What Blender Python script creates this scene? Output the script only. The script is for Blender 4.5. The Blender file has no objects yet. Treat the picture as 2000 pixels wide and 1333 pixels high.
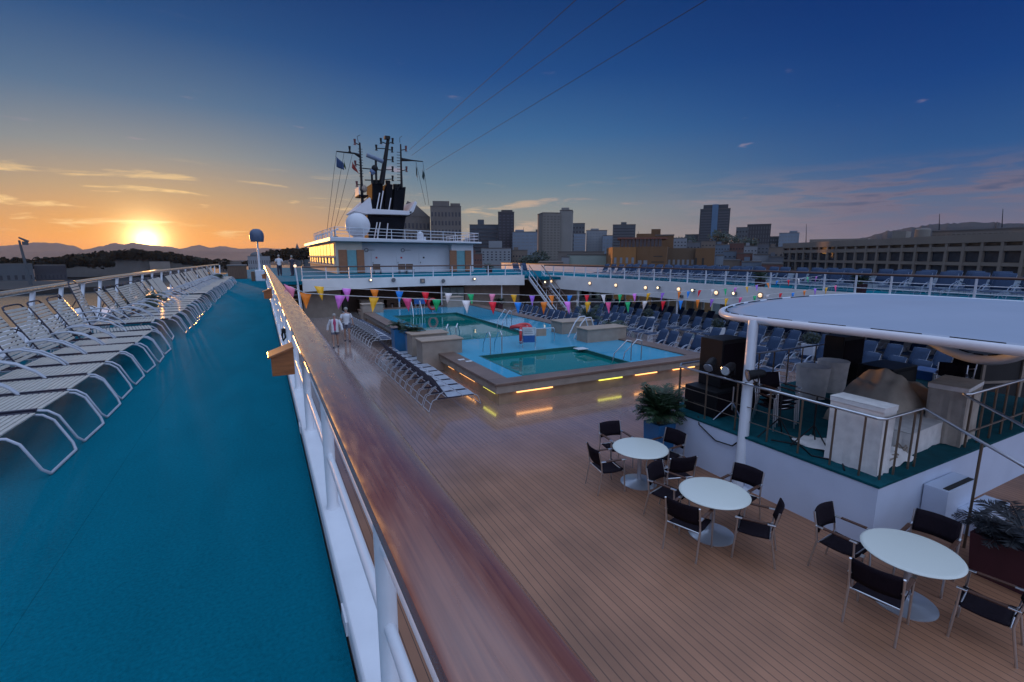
import bpy, bmesh, math, random
from mathutils import Vector, Matrix
random.seed(7)
R = math.radians
C = bpy.context.scene.collection
S = bpy.context.scene

# ---------------------------------------------------------------- camera
cam_d = bpy.data.cameras.new('camera'); cam = bpy.data.objects.new('camera', cam_d); C.objects.link(cam)
cam_d.sensor_width = 36.0; cam_d.lens = 944.0 / 2000.0 * 36.0
cam_d.clip_start = 0.05; cam_d.clip_end = 30000
cam.location = (0, 0, 1.7)
cam.rotation_euler = (R(90 - 9.97), 0, R(-27.2))
S.camera = cam

# ---------------------------------------------------------------- world
SUN_AZ, SUN_EL = R(-9.3), R(1.45)
sun_dir = Vector((math.sin(SUN_AZ) * math.cos(SUN_EL), math.cos(SUN_AZ) * math.cos(SUN_EL), math.sin(SUN_EL)))
def lin(r, g, b):
    f = lambda c: ((c / 255.0) / 12.92 if c <= 10 else (((c / 255.0) + 0.055) / 1.055) ** 2.4)
    return (f(r), f(g), f(b), 1.0)
W = bpy.data.worlds.new("World"); S.world = W; W.use_nodes = True
nt = W.node_tree; nt.nodes.clear()
def N(t, **k):
    n = nt.nodes.new(t)
    for a, b in k.items(): setattr(n, a, b)
    return n
L = lambda a, b: nt.links.new(a, b)
def M(op, a=None, b=None, c=None, clamp=False):
    n = N('ShaderNodeMath', operation=op); n.use_clamp = clamp
    for i, v in enumerate((a, b, c)):
        if v is None: continue
        if isinstance(v, (int, float)): n.inputs[i].default_value = v
        else: L(v, n.inputs[i])
    return n.outputs[0]
def ramp(fac, stops, interp='LINEAR'):
    n = N('ShaderNodeValToRGB'); cr = n.color_ramp; cr.interpolation = interp
    while len(cr.elements) < len(stops): cr.elements.new(0.5)
    for e, (p, c) in zip(cr.elements, stops): e.position = p; e.color = c
    L(fac, n.inputs[0]); return n.outputs[0]
def mixc(f, a, b, mode='MIX'):
    n = N('ShaderNodeMix', data_type='RGBA', blend_type=mode)
    if isinstance(f, (int, float)): n.inputs[0].default_value = f
    else: L(f, n.inputs[0])
    for i, v in ((6, a), (7, b)):
        if isinstance(v, tuple): n.inputs[i].default_value = v
        else: L(v, n.inputs[i])
    return n.outputs[2]
tc = N('ShaderNodeTexCoord')
sep = N('ShaderNodeSeparateXYZ'); L(tc.outputs['Generated'], sep.inputs[0])
dx, dy, dz = sep.outputs
el = M('DIVIDE', M('ARCSINE', dz), math.pi / 2)            # -1..1
elc = M('MAXIMUM', el, 0.0)
sq = M('POWER', elc, 0.5)                                   # more stops near the horizon
p = lambda deg: math.sqrt(max(deg, 0) / 90.0)
near = ramp(sq, [(0, lin(250, 150, 70)), (p(1.5), lin(252, 166, 74)), (p(3.2), lin(226, 162, 96)), (p(6), lin(184, 156, 124)),
                 (p(9.5), lin(134, 141, 145)), (p(14), lin(80, 112, 144)), (p(20), lin(28, 78, 130)), (p(27), lin(0, 50, 108)),
                 (p(40), lin(52, 84, 140)), (p(90), lin(122, 138, 190))])
mid = ramp(sq, [(0, lin(150, 128, 122)), (p(2), lin(156, 145, 132)), (p(5), lin(140, 145, 143)), (p(8), lin(100, 128, 148)),
                (p(13), lin(58, 104, 150)), (p(19), lin(24, 74, 134)), (p(28), lin(4, 48, 106)), (p(40), lin(48, 80, 142)), (p(90), lin(122, 138, 190))])
far = ramp(sq, [(0, lin(112, 98, 112)), (p(2), lin(108, 103, 122)), (p(5), lin(84, 102, 134)), (p(9), lin(38, 84, 138)),
                (p(15), lin(8, 62, 128)), (p(22), lin(0, 46, 112)), (p(29), lin(0, 38, 98)), (p(42), lin(48, 80, 142)), (p(90), lin(122, 138, 190))])
back = ramp(sq, [(0, lin(150, 135, 165)), (p(6), lin(170, 155, 190)), (p(15), lin(150, 155, 205)), (p(40), lin(130, 145, 200)), (p(90), lin(122, 138, 190))])
hz = M('SQRT', M('ADD', M('MULTIPLY', dx, dx), M('ADD', M('MULTIPLY', dy, dy), 1e-6)))
cosaz = M('DIVIDE', M('ADD', M('MULTIPLY', dx, math.sin(SUN_AZ)), M('MULTIPLY', dy, math.cos(SUN_AZ))), hz)
az = M('DIVIDE', M('ARCCOSINE', M('MINIMUM', M('MAXIMUM', cosaz, -1.0), 1.0)), math.pi)   # 0..1 away from the sun
def sm(x, a, b):
    n = N('ShaderNodeMapRange', interpolation_type='SMOOTHSTEP'); L(x, n.inputs[0])
    n.inputs[1].default_value = a; n.inputs[2].default_value = b; return n.outputs[0]
sky = mixc(sm(az, 0.02, 0.17), near, mid)
sky = mixc(sm(az, 0.20, 0.44), sky, far)
sky = mixc(sm(az, 0.50, 0.68), sky, back)
# high and eastern sky, brightened beyond the western strip as added fill for the decks
hi_ = N('ShaderNodeMapRange', interpolation_type='SMOOTHSTEP'); L(el, hi_.inputs[0]); hi_.inputs[1].default_value = .32; hi_.inputs[2].default_value = .52
ea_ = M('MULTIPLY', sm(az, .50, .72), sm(el, -.02, .22))
bright = N('ShaderNodeVectorMath', operation='SCALE'); bright.inputs[0].default_value = (.66, .86, 1.30); bright.inputs['Scale'].default_value = 1.0
# glow and disc of the setting sun
dot = N('ShaderNodeVectorMath', operation='DOT_PRODUCT'); L(tc.outputs['Generated'], dot.inputs[0]); dot.inputs[1].default_value = sun_dir
ang = M('ARCCOSINE', M('MINIMUM', dot.outputs['Value'], 0.999999))
g1 = M('POWER', 2.718, M('MULTIPLY', ang, -1 / R(.75)))
g2 = M('POWER', 2.718, M('MULTIPLY', ang, -1 / R(3.6)))
g3 = M('POWER', 2.718, M('MULTIPLY', ang, -1 / R(11)))
def scale(col, f, k):
    n = N('ShaderNodeVectorMath', operation='SCALE'); n.inputs[0].default_value = col; L(M('MULTIPLY', f, k), n.inputs['Scale']); return n.outputs[0]
def add(a, b):
    n = N('ShaderNodeVectorMath', operation='ADD'); L(a, n.inputs[0]); L(b, n.inputs[1]); return n.outputs[0]
# clouds: streaks stretched along the horizon
mp = N('ShaderNodeMapping'); L(tc.outputs['Generated'], mp.inputs[0]); mp.inputs['Scale'].default_value = (3.2, 3.2, 26)
nz = N('ShaderNodeTexNoise'); L(mp.outputs[0], nz.inputs['Vector']); nz.inputs['Scale'].default_value = 2.3; nz.inputs['Detail'].default_value = 7; nz.inputs['Roughness'].default_value = .58
nz.inputs['Distortion'].default_value = .4
cl = M('MAXIMUM', sm(nz.outputs[0], 0.55, 0.70), M('MULTIPLY', sm(nz.outputs[0], 0.40, 0.55), sm(az, .27, .40)))
low = M('MULTIPLY', sm(el, 0.016, 0.032), M('SUBTRACT', 1.0, sm(el, 0.06, 0.105)))
cl = M('MULTIPLY', cl, low)
ccol = mixc(sm(az, 0.05, 0.30), lin(255, 214, 150), lin(160, 144, 146))
ccol = mixc(sm(az, 0.28, 0.42), ccol, mixc(sm(nz.outputs[0], .5, .66), lin(112, 104, 124), lin(72, 84, 116)))
clr = M('MULTIPLY', cl, 0.88)
sky = mixc(clr, sky, ccol)
nz2 = N('ShaderNodeTexNoise'); mp2 = N('ShaderNodeMapping'); L(tc.outputs['Generated'], mp2.inputs[0]); mp2.inputs['Scale'].default_value = (7, 7, 30)
mp2.inputs['Location'].default_value = (3, 1, 5); L(mp2.outputs[0], nz2.inputs['Vector']); nz2.inputs['Scale'].default_value = 1.4; nz2.inputs['Detail'].default_value = 5
puff = M('MULTIPLY', sm(nz2.outputs[0], 0.69, 0.77), M('SUBTRACT', 1.0, sm(el, 0.12, 0.25)))
sky = mixc(M('MULTIPLY', puff, M('MULTIPLY', sm(el, .03, .06), 0.45)), sky, lin(170, 150, 165))
sky = mixc(M('MAXIMUM', hi_.outputs[0], ea_), sky, bright.outputs[0])
sky = add(sky, scale((1.0, .50, .07), g3, 0.05))
sky = add(sky, scale((1.0, .54, .09), g2, 0.18))
sky = add(sky, scale((1.0, .78, .36), g1, 7.5))
# physical sky under it
ns = N('ShaderNodeTexSky', sky_type='NISHITA'); ns.sun_disc = False; ns.sun_elevation = SUN_EL; ns.sun_rotation = SUN_AZ
n_s = N('ShaderNodeVectorMath', operation='SCALE'); L(ns.outputs[0], n_s.inputs[0]); n_s.inputs['Scale'].default_value = 0.0015
sky = add(sky, n_s.outputs[0])
bg = N('ShaderNodeBackground'); L(sky, bg.inputs[0]); bg.inputs[1].default_value = 1.0
out = N('ShaderNodeOutputWorld'); L(bg.outputs[0], out.inputs[0])

# ---------------------------------------------------------------- sun and exposure
sl = bpy.data.lights.new('sun', 'SUN'); sl.energy = 3.0; sl.angle = R(1.2); sl.color = (1.0, .44, .10)
so = bpy.data.objects.new('sun', sl); C.objects.link(so); so.rotation_euler = (-sun_dir).to_track_quat('-Z', 'Y').to_euler(); so.location = (0, 60, 40)
S.view_settings.view_transform = 'Standard'; S.view_settings.look = 'None'; S.view_settings.exposure = 0.0; S.view_settings.gamma = 1
S.cycles.max_bounces = 6; S.cycles.volume_bounces = 0
S.cycles.use_denoising = True
S.cycles.sample_clamp_indirect = 4.0

# ---------------------------------------------------------------- materials
def mat(name, col, rough=.6, metal=0.0, var=.12, scale=4.0, bump=0.0, bscale=40.0, emit=None, estr=0, spec=.5, coord='Object', coat=0, alpha=1.0, stretch=None):
    m = bpy.data.materials.new(name); m.use_nodes = True; t = m.node_tree; b = t.nodes['Principled BSDF']
    b.inputs['Roughness'].default_value = rough; b.inputs['Metallic'].default_value = metal
    b.inputs['Specular IOR Level'].default_value = spec
    b.inputs['Base Color'].default_value = (*col, 1)
    if coat: b.inputs['Coat Weight'].default_value = coat; b.inputs['Coat Roughness'].default_value = .15
    if emit: b.inputs['Emission Color'].default_value = (*emit, 1); b.inputs['Emission Strength'].default_value = estr
    co = t.nodes.new('ShaderNodeTexCoord'); src = co.outputs[coord]
    if stretch:
        mpn = t.nodes.new('ShaderNodeMapping'); mpn.inputs['Scale'].default_value = stretch; t.links.new(src, mpn.inputs[0]); src = mpn.outputs[0]
    if var:
        n = t.nodes.new('ShaderNodeTexNoise'); n.inputs['Scale'].default_value = scale; n.inputs['Detail'].default_value = 6
        t.links.new(src, n.inputs['Vector'])
        r = t.nodes.new('ShaderNodeValToRGB'); r.color_ramp.elements[0].position = .3; r.color_ramp.elements[1].position = .7
        r.color_ramp.elements[0].color = (*[c * (1 - var) for c in col], 1); r.color_ramp.elements[1].color = (*[min(1, c * (1 + var)) for c in col], 1)
        t.links.new(n.outputs[0], r.inputs[0]); t.links.new(r.outputs[0], b.inputs['Base Color'])
    if bump:
        n2 = t.nodes.new('ShaderNodeTexNoise'); n2.inputs['Scale'].default_value = bscale; n2.inputs['Detail'].default_value = 4
        t.links.new(src, n2.inputs['Vector'])
        bp = t.nodes.new('ShaderNodeBump'); bp.inputs['Strength'].default_value = bump; bp.inputs['Distance'].default_value = .01
        t.links.new(n2.outputs[0], bp.inputs['Height']); t.links.new(bp.outputs[0], b.inputs['Normal'])
    return m
def nodes(m): return m.node_tree, m.node_tree.nodes['Principled BSDF']

m_white = mat('painted_white_steel', (.72, .73, .75), .35, bump=.12, bscale=18, var=.05)
m_whitewall = mat('white_bulkhead', (.62, .63, .65), .5, var=.07, scale=1.2)
m_gloss_white = mat('gloss_white_bulkhead', (.72, .71, .68), .22, var=.06, scale=1.2, spec=.8)
m_white_tube = mat('white_tube', (.58, .60, .64), .3, var=.04)
m_chrome = mat('stainless', (.62, .63, .65), .28, metal=1, var=.05)
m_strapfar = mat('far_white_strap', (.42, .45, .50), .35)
m_strap = mat('white_vinyl_strap', (.47, .43, .37), .38, var=.10, scale=9, bump=.1, bscale=30)
m_blue_sling = mat('blue_sling_fabric', (.008, .030, .078), .75, var=.15, scale=12, bump=.1, bscale=200)
m_navy_sling = mat('dark_sling_fabric', (.045, .055, .10), .6, var=.15, scale=12)
m_carpet = mat('turquoise_deck_carpet', (.001, .130, .182), .95, var=.16, scale=55.0, bump=.6, bscale=230, spec=.04)
def carpet_wear(m):
    t, b = nodes(m); co = t.nodes.new('ShaderNodeTexCoord'); src = b.inputs['Base Color'].links[0].from_socket
    def nn(sc, det, st=(1, 1, 1), dist=0):
        mp = t.nodes.new('ShaderNodeMapping'); mp.inputs['Scale'].default_value = st; t.links.new(co.outputs['Object'], mp.inputs[0])
        n = t.nodes.new('ShaderNodeTexNoise'); n.inputs['Scale'].default_value = sc; n.inputs['Detail'].default_value = det; n.inputs['Distortion'].default_value = dist; t.links.new(mp.outputs[0], n.inputs['Vector']); return n.outputs[0]
    def mrr(x, a, b_, c, d): 
        q = t.nodes.new('ShaderNodeMapRange'); t.links.new(x, q.inputs[0]); [setattr(q.inputs[i + 1], 'default_value', v) for i, v in enumerate((a, b_, c, d))]; return q.outputs[0]
    f1 = mrr(nn(1.1, 6, (1.6, .5, 1), .6), .35, .7, .90, 1.08); f2 = mrr(nn(6, 7, (1, 1, 1), 1.0), .64, .74, 1.0, .84)
    mu = t.nodes.new('ShaderNodeMath'); mu.operation = 'MULTIPLY'; t.links.new(f1, mu.inputs[0]); t.links.new(f2, mu.inputs[1])
    br = t.nodes.new('ShaderNodeTexBrick'); mp = t.nodes.new('ShaderNodeMapping'); mp.inputs['Rotation'].default_value = (0, 0, R(90)); mp.inputs['Location'].default_value = (.9, 1.15, 0); t.links.new(co.outputs['Object'], mp.inputs[0]); t.links.new(mp.outputs[0], br.inputs[0])
    br.inputs['Scale'].default_value = 1; br.inputs['Brick Width'].default_value = 60; br.inputs['Row Height'].default_value = 1.83; br.inputs['Mortar Size'].default_value = .005; br.inputs['Mortar Smooth'].default_value = 1
    f3 = mrr(br.outputs['Fac'], 0, 1, 1.0, .72)
    mu2 = t.nodes.new('ShaderNodeMath'); mu2.operation = 'MULTIPLY'; t.links.new(mu.outputs[0], mu2.inputs[0]); t.links.new(f3, mu2.inputs[1])
    sc = t.nodes.new('ShaderNodeVectorMath'); sc.operation = 'SCALE'; t.links.new(src, sc.inputs[0]); t.links.new(mu2.outputs[0], sc.inputs['Scale']); t.links.new(sc.outputs[0], b.inputs['Base Color'])
carpet_wear(m_carpet)
m_stagecarpet = mat('teal_stage_carpet', (.0, .06, .075), .9, var=.2, scale=5, spec=.2)
m_black = mat('black_paint', (.006, .006, .008), .55, var=.2, spec=.3)
m_funnel = mat('funnel_black', (.006, .0065, .010), .8, var=.25, scale=1, spec=.12)
m_dark = mat('dark_interior', (.02, .018, .017), .7)
m_blackfab = mat('black_mesh_fabric', (.011, .007, .011), .85, spec=.12, var=.2, scale=30, bump=.1, bscale=300)
m_armwood = mat('armrest_wood', (.07, .028, .016), .45, var=.25, scale=20)
m_table = mat('cream_table_top', (.58, .60, .54), .35, var=.05, scale=120)
m_tbase = mat('steel_table_base', (.50, .54, .60), .35, metal=.7, var=.05)
m_tan = mat('tan_stone_panel', (.30, .24, .19), .6, var=.12, scale=3)
m_tancap = mat('sandstone_cap', (.34, .25, .18), .55, var=.12)
m_bluepot = mat('blue_planter_paint', (.015, .13, .30), .4, var=.08)
m_leaf = mat('palm_leaf', (.018, .042, .016), .5, var=.5, scale=3)
m_leafdark = mat('shrub_leaf', (.010, .022, .010), .6, var=.5, scale=3)
m_woodbox = mat('varnished_box_wood', (.33, .115, .035), .3, var=.25, scale=6, stretch=(1, 1, 8))
m_rope = mat('white_rope', (.6, .58, .55), .7)
m_cloth = mat('canvas_cover', (.42, .36, .30), .85, var=.15, scale=6, bump=.5, bscale=9)
m_clothwhite = mat('white_cover', (.70, .66, .62), .8, var=.12, scale=6, bump=.6, bscale=10)
m_tarp = mat('tan_tarp', (.44, .37, .29), .8, var=.15, scale=3, bump=.5, bscale=6)
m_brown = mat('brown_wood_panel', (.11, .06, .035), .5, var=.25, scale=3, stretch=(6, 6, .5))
m_shutter = mat('teak_shutter', (.26, .11, .05), .5, var=.2, scale=3, stretch=(1, 1, 12))  # redder brown wood of the deckhouse shutters
m_teal = mat('teal_panel', (.13, .30, .32), .4)
m_glass = mat('dark_glass', (.02, .03, .035), .12, var=.1, spec=.8)
m_skyglass = mat('screen_glass', (.22, .30, .28), .18, var=.3, scale=.8, spec=.8)
m_lamp = mat('lit_lamp_glass', (.8, .7, .5), .4, emit=(1, .66, .38), estr=1.25, var=0)
m_flood = mat('lit_floodlight_glass', (.8, .7, .5), .4, emit=(1, .74, .42), estr=2.6, var=0)
m_orange_strip = mat('lit_orange_strip', (.8, .5, .3), .5, emit=(1, .45, .13), estr=2.6, var=0)
m_yellow_strip = mat('lit_yellow_strip', (.7, .7, .2), .5, emit=(.85, .8, .10), estr=1.7, var=0)
m_brownrail = mat('mahogany_rail', (.085, .035, .022), .35, var=.2)
m_skin = mat('skin', (.42, .24, .17), .5)
m_pink = mat('pink_top', (.45, .05, .14), .7)
m_shorts = mat('grey_shorts', (.12, .12, .16), .7)
m_shirt = mat('white_shirt', (.62, .62, .64), .7)
m_darkcloth = mat('dark_clothes', (.03, .03, .05), .7)
m_hair = mat('grey_hair', (.30, .27, .24), .6)
m_maroon = mat('maroon_planter', (.05, .012, .018), .5)
m_hull = mat('hull_white', (.55, .56, .58), .4)
m_red = mat('red_plastic', (.50, .03, .03), .4)
m_signwhite = mat('sign_white', (.55, .57, .58), .4)
m_signblue = mat('sign_blue', (.02, .10, .30), .4)
m_raft = mat('raft_canister_white', (.7, .7, .72), .35)
m_greybox = mat('grey_plastic', (.12, .125, .13), .5)
m_tread = mat('dark_tread', (.02, .02, .022), .8)

def wood_plank_mat(name, c1, c2, gap, width, axis='X', rough=.5, wet=None, cross=60):
    m = bpy.data.materials.new(name); m.use_nodes = True; t, b = nodes(m)
    co = t.nodes.new('ShaderNodeTexCoord'); mp = t.nodes.new('ShaderNodeMapping'); t.links.new(co.outputs['Object'], mp.inputs[0])
    if axis == 'X': mp.inputs['Rotation'].default_value = (0, 0, R(90))
    br = t.nodes.new('ShaderNodeTexBrick'); t.links.new(mp.outputs[0], br.inputs[0])
    br.inputs['Scale'].default_value = 1.0; br.inputs['Brick Width'].default_value = cross; br.inputs['Row Height'].default_value = width
    br.inputs['Mortar Size'].default_value = .005; br.inputs['Mortar Smooth'].default_value = .3; br.inputs['Bias'].default_value = 0
    br.inputs['Color1'].default_value = (*c1, 1); br.inputs['Color2'].default_value = (*c2, 1); br.inputs['Mortar'].default_value = (*gap, 1)
    n = t.nodes.new('ShaderNodeTexNoise'); n.inputs['Scale'].default_value = .9; n.inputs['Detail'].default_value = 8; t.links.new(co.outputs['Object'], n.inputs['Vector'])
    mr = t.nodes.new('ShaderNodeMapRange'); t.links.new(n.outputs[0], mr.inputs[0]); mr.inputs[1].default_value = .3; mr.inputs[2].default_value = .7; mr.inputs[3].default_value = .74; mr.inputs[4].default_value = 1.15
    mx = t.nodes.new('ShaderNodeVectorMath'); mx.operation = 'SCALE'; t.links.new(br.outputs[0], mx.inputs[0]); t.links.new(mr.outputs[0], mx.inputs['Scale'])
    t.links.new(mx.outputs[0], b.inputs['Base Color'])
    bp = t.nodes.new('ShaderNodeBump'); bp.inputs['Strength'].default_value = .25; bp.inputs['Distance'].default_value = .004; bp.invert = True
    t.links.new(br.outputs['Fac'], bp.inputs['Height']); t.links.new(bp.outputs[0], b.inputs['Normal'])
    b.inputs['Roughness'].default_value = rough
    if wet:
        sp = t.nodes.new('ShaderNodeSeparateXYZ'); t.links.new(co.outputs['Object'], sp.inputs[0])
        n3 = t.nodes.new('ShaderNodeTexNoise'); n3.inputs['Scale'].default_value = .45; n3.inputs['Detail'].default_value = 5; t.links.new(co.outputs['Object'], n3.inputs['Vector'])
        a = t.nodes.new('ShaderNodeMath'); a.operation = 'MULTIPLY_ADD'; t.links.new(n3.outputs[0], a.inputs[0]); a.inputs[1].default_value = 5.0; t.links.new(sp.outputs[1], a.inputs[2])
        mr2 = t.nodes.new('ShaderNodeMapRange'); t.links.new(a.outputs[0], mr2.inputs[0]); mr2.inputs[1].default_value = wet[0] + 2.5; mr2.inputs[2].default_value = wet[1] + 2.5
        mr2.inputs[3].default_value = rough; mr2.inputs[4].default_value = wet[2]; t.links.new(mr2.outputs[0], b.inputs['Roughness'])
        mr3 = t.nodes.new('ShaderNodeMapRange'); t.links.new(a.outputs[0], mr3.inputs[0]); mr3.inputs[1].default_value = wet[0] + 2.5; mr3.inputs[2].default_value = wet[1] + 2.5
        mr3.inputs[3].default_value = 0; mr3.inputs[4].default_value = 1; t.links.new(mr3.outputs[0], b.inputs['Coat Weight']); b.inputs['Coat Roughness'].default_value = .09; b.inputs['Coat IOR'].default_value = 2.0; b.inputs['Sheen Roughness'].default_value = .5
        mr4 = t.nodes.new('ShaderNodeMapRange'); t.links.new(a.outputs[0], mr4.inputs[0]); mr4.inputs[1].default_value = wet[0] + 2.5; mr4.inputs[2].default_value = wet[1] + 2.5
        mr4.inputs[3].default_value = .0; mr4.inputs[4].default_value = .25; t.links.new(mr4.outputs[0], b.inputs['Sheen Weight'])
    return m
m_teak = wood_plank_mat('teak_deck_planks', (.33, .155, .084), (.275, .127, .068), (.035, .016, .014), .115, wet=(7.5, 10.5, .22), rough=.5)
m_rimwood = wood_plank_mat('pool_rim_planks', (.20, .125, .09), (.17, .105, .08), (.05, .03, .025), .09, axis='Y', rough=.42)

# varnished handrail: streaky worn top
def rail_mat():
    m = bpy.data.materials.new('varnished_teak_rail'); m.use_nodes = True; t, b = nodes(m)
    co = t.nodes.new('ShaderNodeTexCoord')
    def nz(scale, st, det=6, dist=0):
        mp = t.nodes.new('ShaderNodeMapping'); mp.inputs['Scale'].default_value = st; t.links.new(co.outputs['Object'], mp.inputs[0])
        n = t.nodes.new('ShaderNodeTexNoise'); n.inputs['Scale'].default_value = scale; n.inputs['Detail'].default_value = det; n.inputs['Distortion'].default_value = dist
        t.links.new(mp.outputs[0], n.inputs['Vector']); return n.outputs[0]
    r = t.nodes.new('ShaderNodeValToRGB'); e = r.color_ramp.elements; e[0].position = .3; e[1].position = .72
    e[0].color = (.14, .034, .014, 1); e[1].color = (.26, .082, .034, 1)
    t.links.new(nz(30, (4, .10, 4)), r.inputs[0])
    r2 = t.nodes.new('ShaderNodeValToRGB'); e = r2.color_ramp.elements; e[0].position = .55; e[1].position = .75; e[0].color = (1, 1, 1, 1); e[1].color = (.80, .74, .72, 1)
    t.links.new(nz(4, (1, .4, 1), 3, .3), r2.inputs[0])
    mx = t.nodes.new('ShaderNodeMix'); mx.data_type = 'RGBA'; mx.blend_type = 'MULTIPLY'; mx.inputs[0].default_value = .8
    t.links.new(r.outputs[0], mx.inputs[6]); t.links.new(r2.outputs[0], mx.inputs[7]); t.links.new(mx.outputs[2], b.inputs['Base Color'])
    mr = t.nodes.new('ShaderNodeMapRange'); t.links.new(nz(16, (2, .35, 2), 8, .5), mr.inputs[0]); t.links.new(mr.outputs[0], b.inputs['Coat Roughness']); mr.inputs[1].default_value = .3; mr.inputs[2].default_value = .7; mr.inputs[3].default_value = .13; mr.inputs[4].default_value = .30
    t.links.new(mr.outputs[0], b.inputs['Roughness']); b.inputs['Specular IOR Level'].default_value = .6
    b.inputs['Coat Weight'].default_value = 1.0; b.inputs['Coat Roughness'].default_value = .30; b.inputs['Coat IOR'].default_value = 1.62; b.inputs['Sheen Weight'].default_value = .05; b.inputs['Sheen Roughness'].default_value = .4
    bp = t.nodes.new('ShaderNodeBump'); bp.inputs['Strength'].default_value = .12; bp.inputs['Distance'].default_value = .004
    t.links.new(nz(30, (1, .3, 1)), bp.inputs['Height']); t.links.new(bp.outputs[0], b.inputs['Normal'])
    return m
m_rail = rail_mat()
def water_mat(name, col, scale, strength, rough=.05, dist=.05, stretch=(1, 1, 1), transp=0):
    m = bpy.data.materials.new(name); m.use_nodes = True; t, b = nodes(m)
    b.inputs['Base Color'].default_value = (*col, 1); b.inputs['Roughness'].default_value = rough; b.inputs['IOR'].default_value = 1.33
    co = t.nodes.new('ShaderNodeTexCoord'); mp = t.nodes.new('ShaderNodeMapping'); mp.inputs['Scale'].default_value = stretch; t.links.new(co.outputs['Object'], mp.inputs[0])
    n = t.nodes.new('ShaderNodeTexNoise'); n.inputs['Scale'].default_value = scale; n.inputs['Detail'].default_value = 4; n.inputs['Distortion'].default_value = .3; t.links.new(mp.outputs[0], n.inputs['Vector'])
    bp = t.nodes.new('ShaderNodeBump'); bp.inputs['Strength'].default_value = strength; bp.inputs['Distance'].default_value = dist
    t.links.new(n.outputs[0], bp.inputs['Height']); t.links.new(bp.outputs[0], b.inputs['Normal'])
    return m
m_pool = water_mat('pool_water', (.002, .15, .135), 1.1, .22, .015, .03)
m_sea = water_mat('harbour_water', (.02, .03, .04), .25, .5, .18, .2)
m_wetblue = water_mat('wet_blue_pool_deck', (.045, .30, .44), 1.2, .35, .06, .012)

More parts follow.
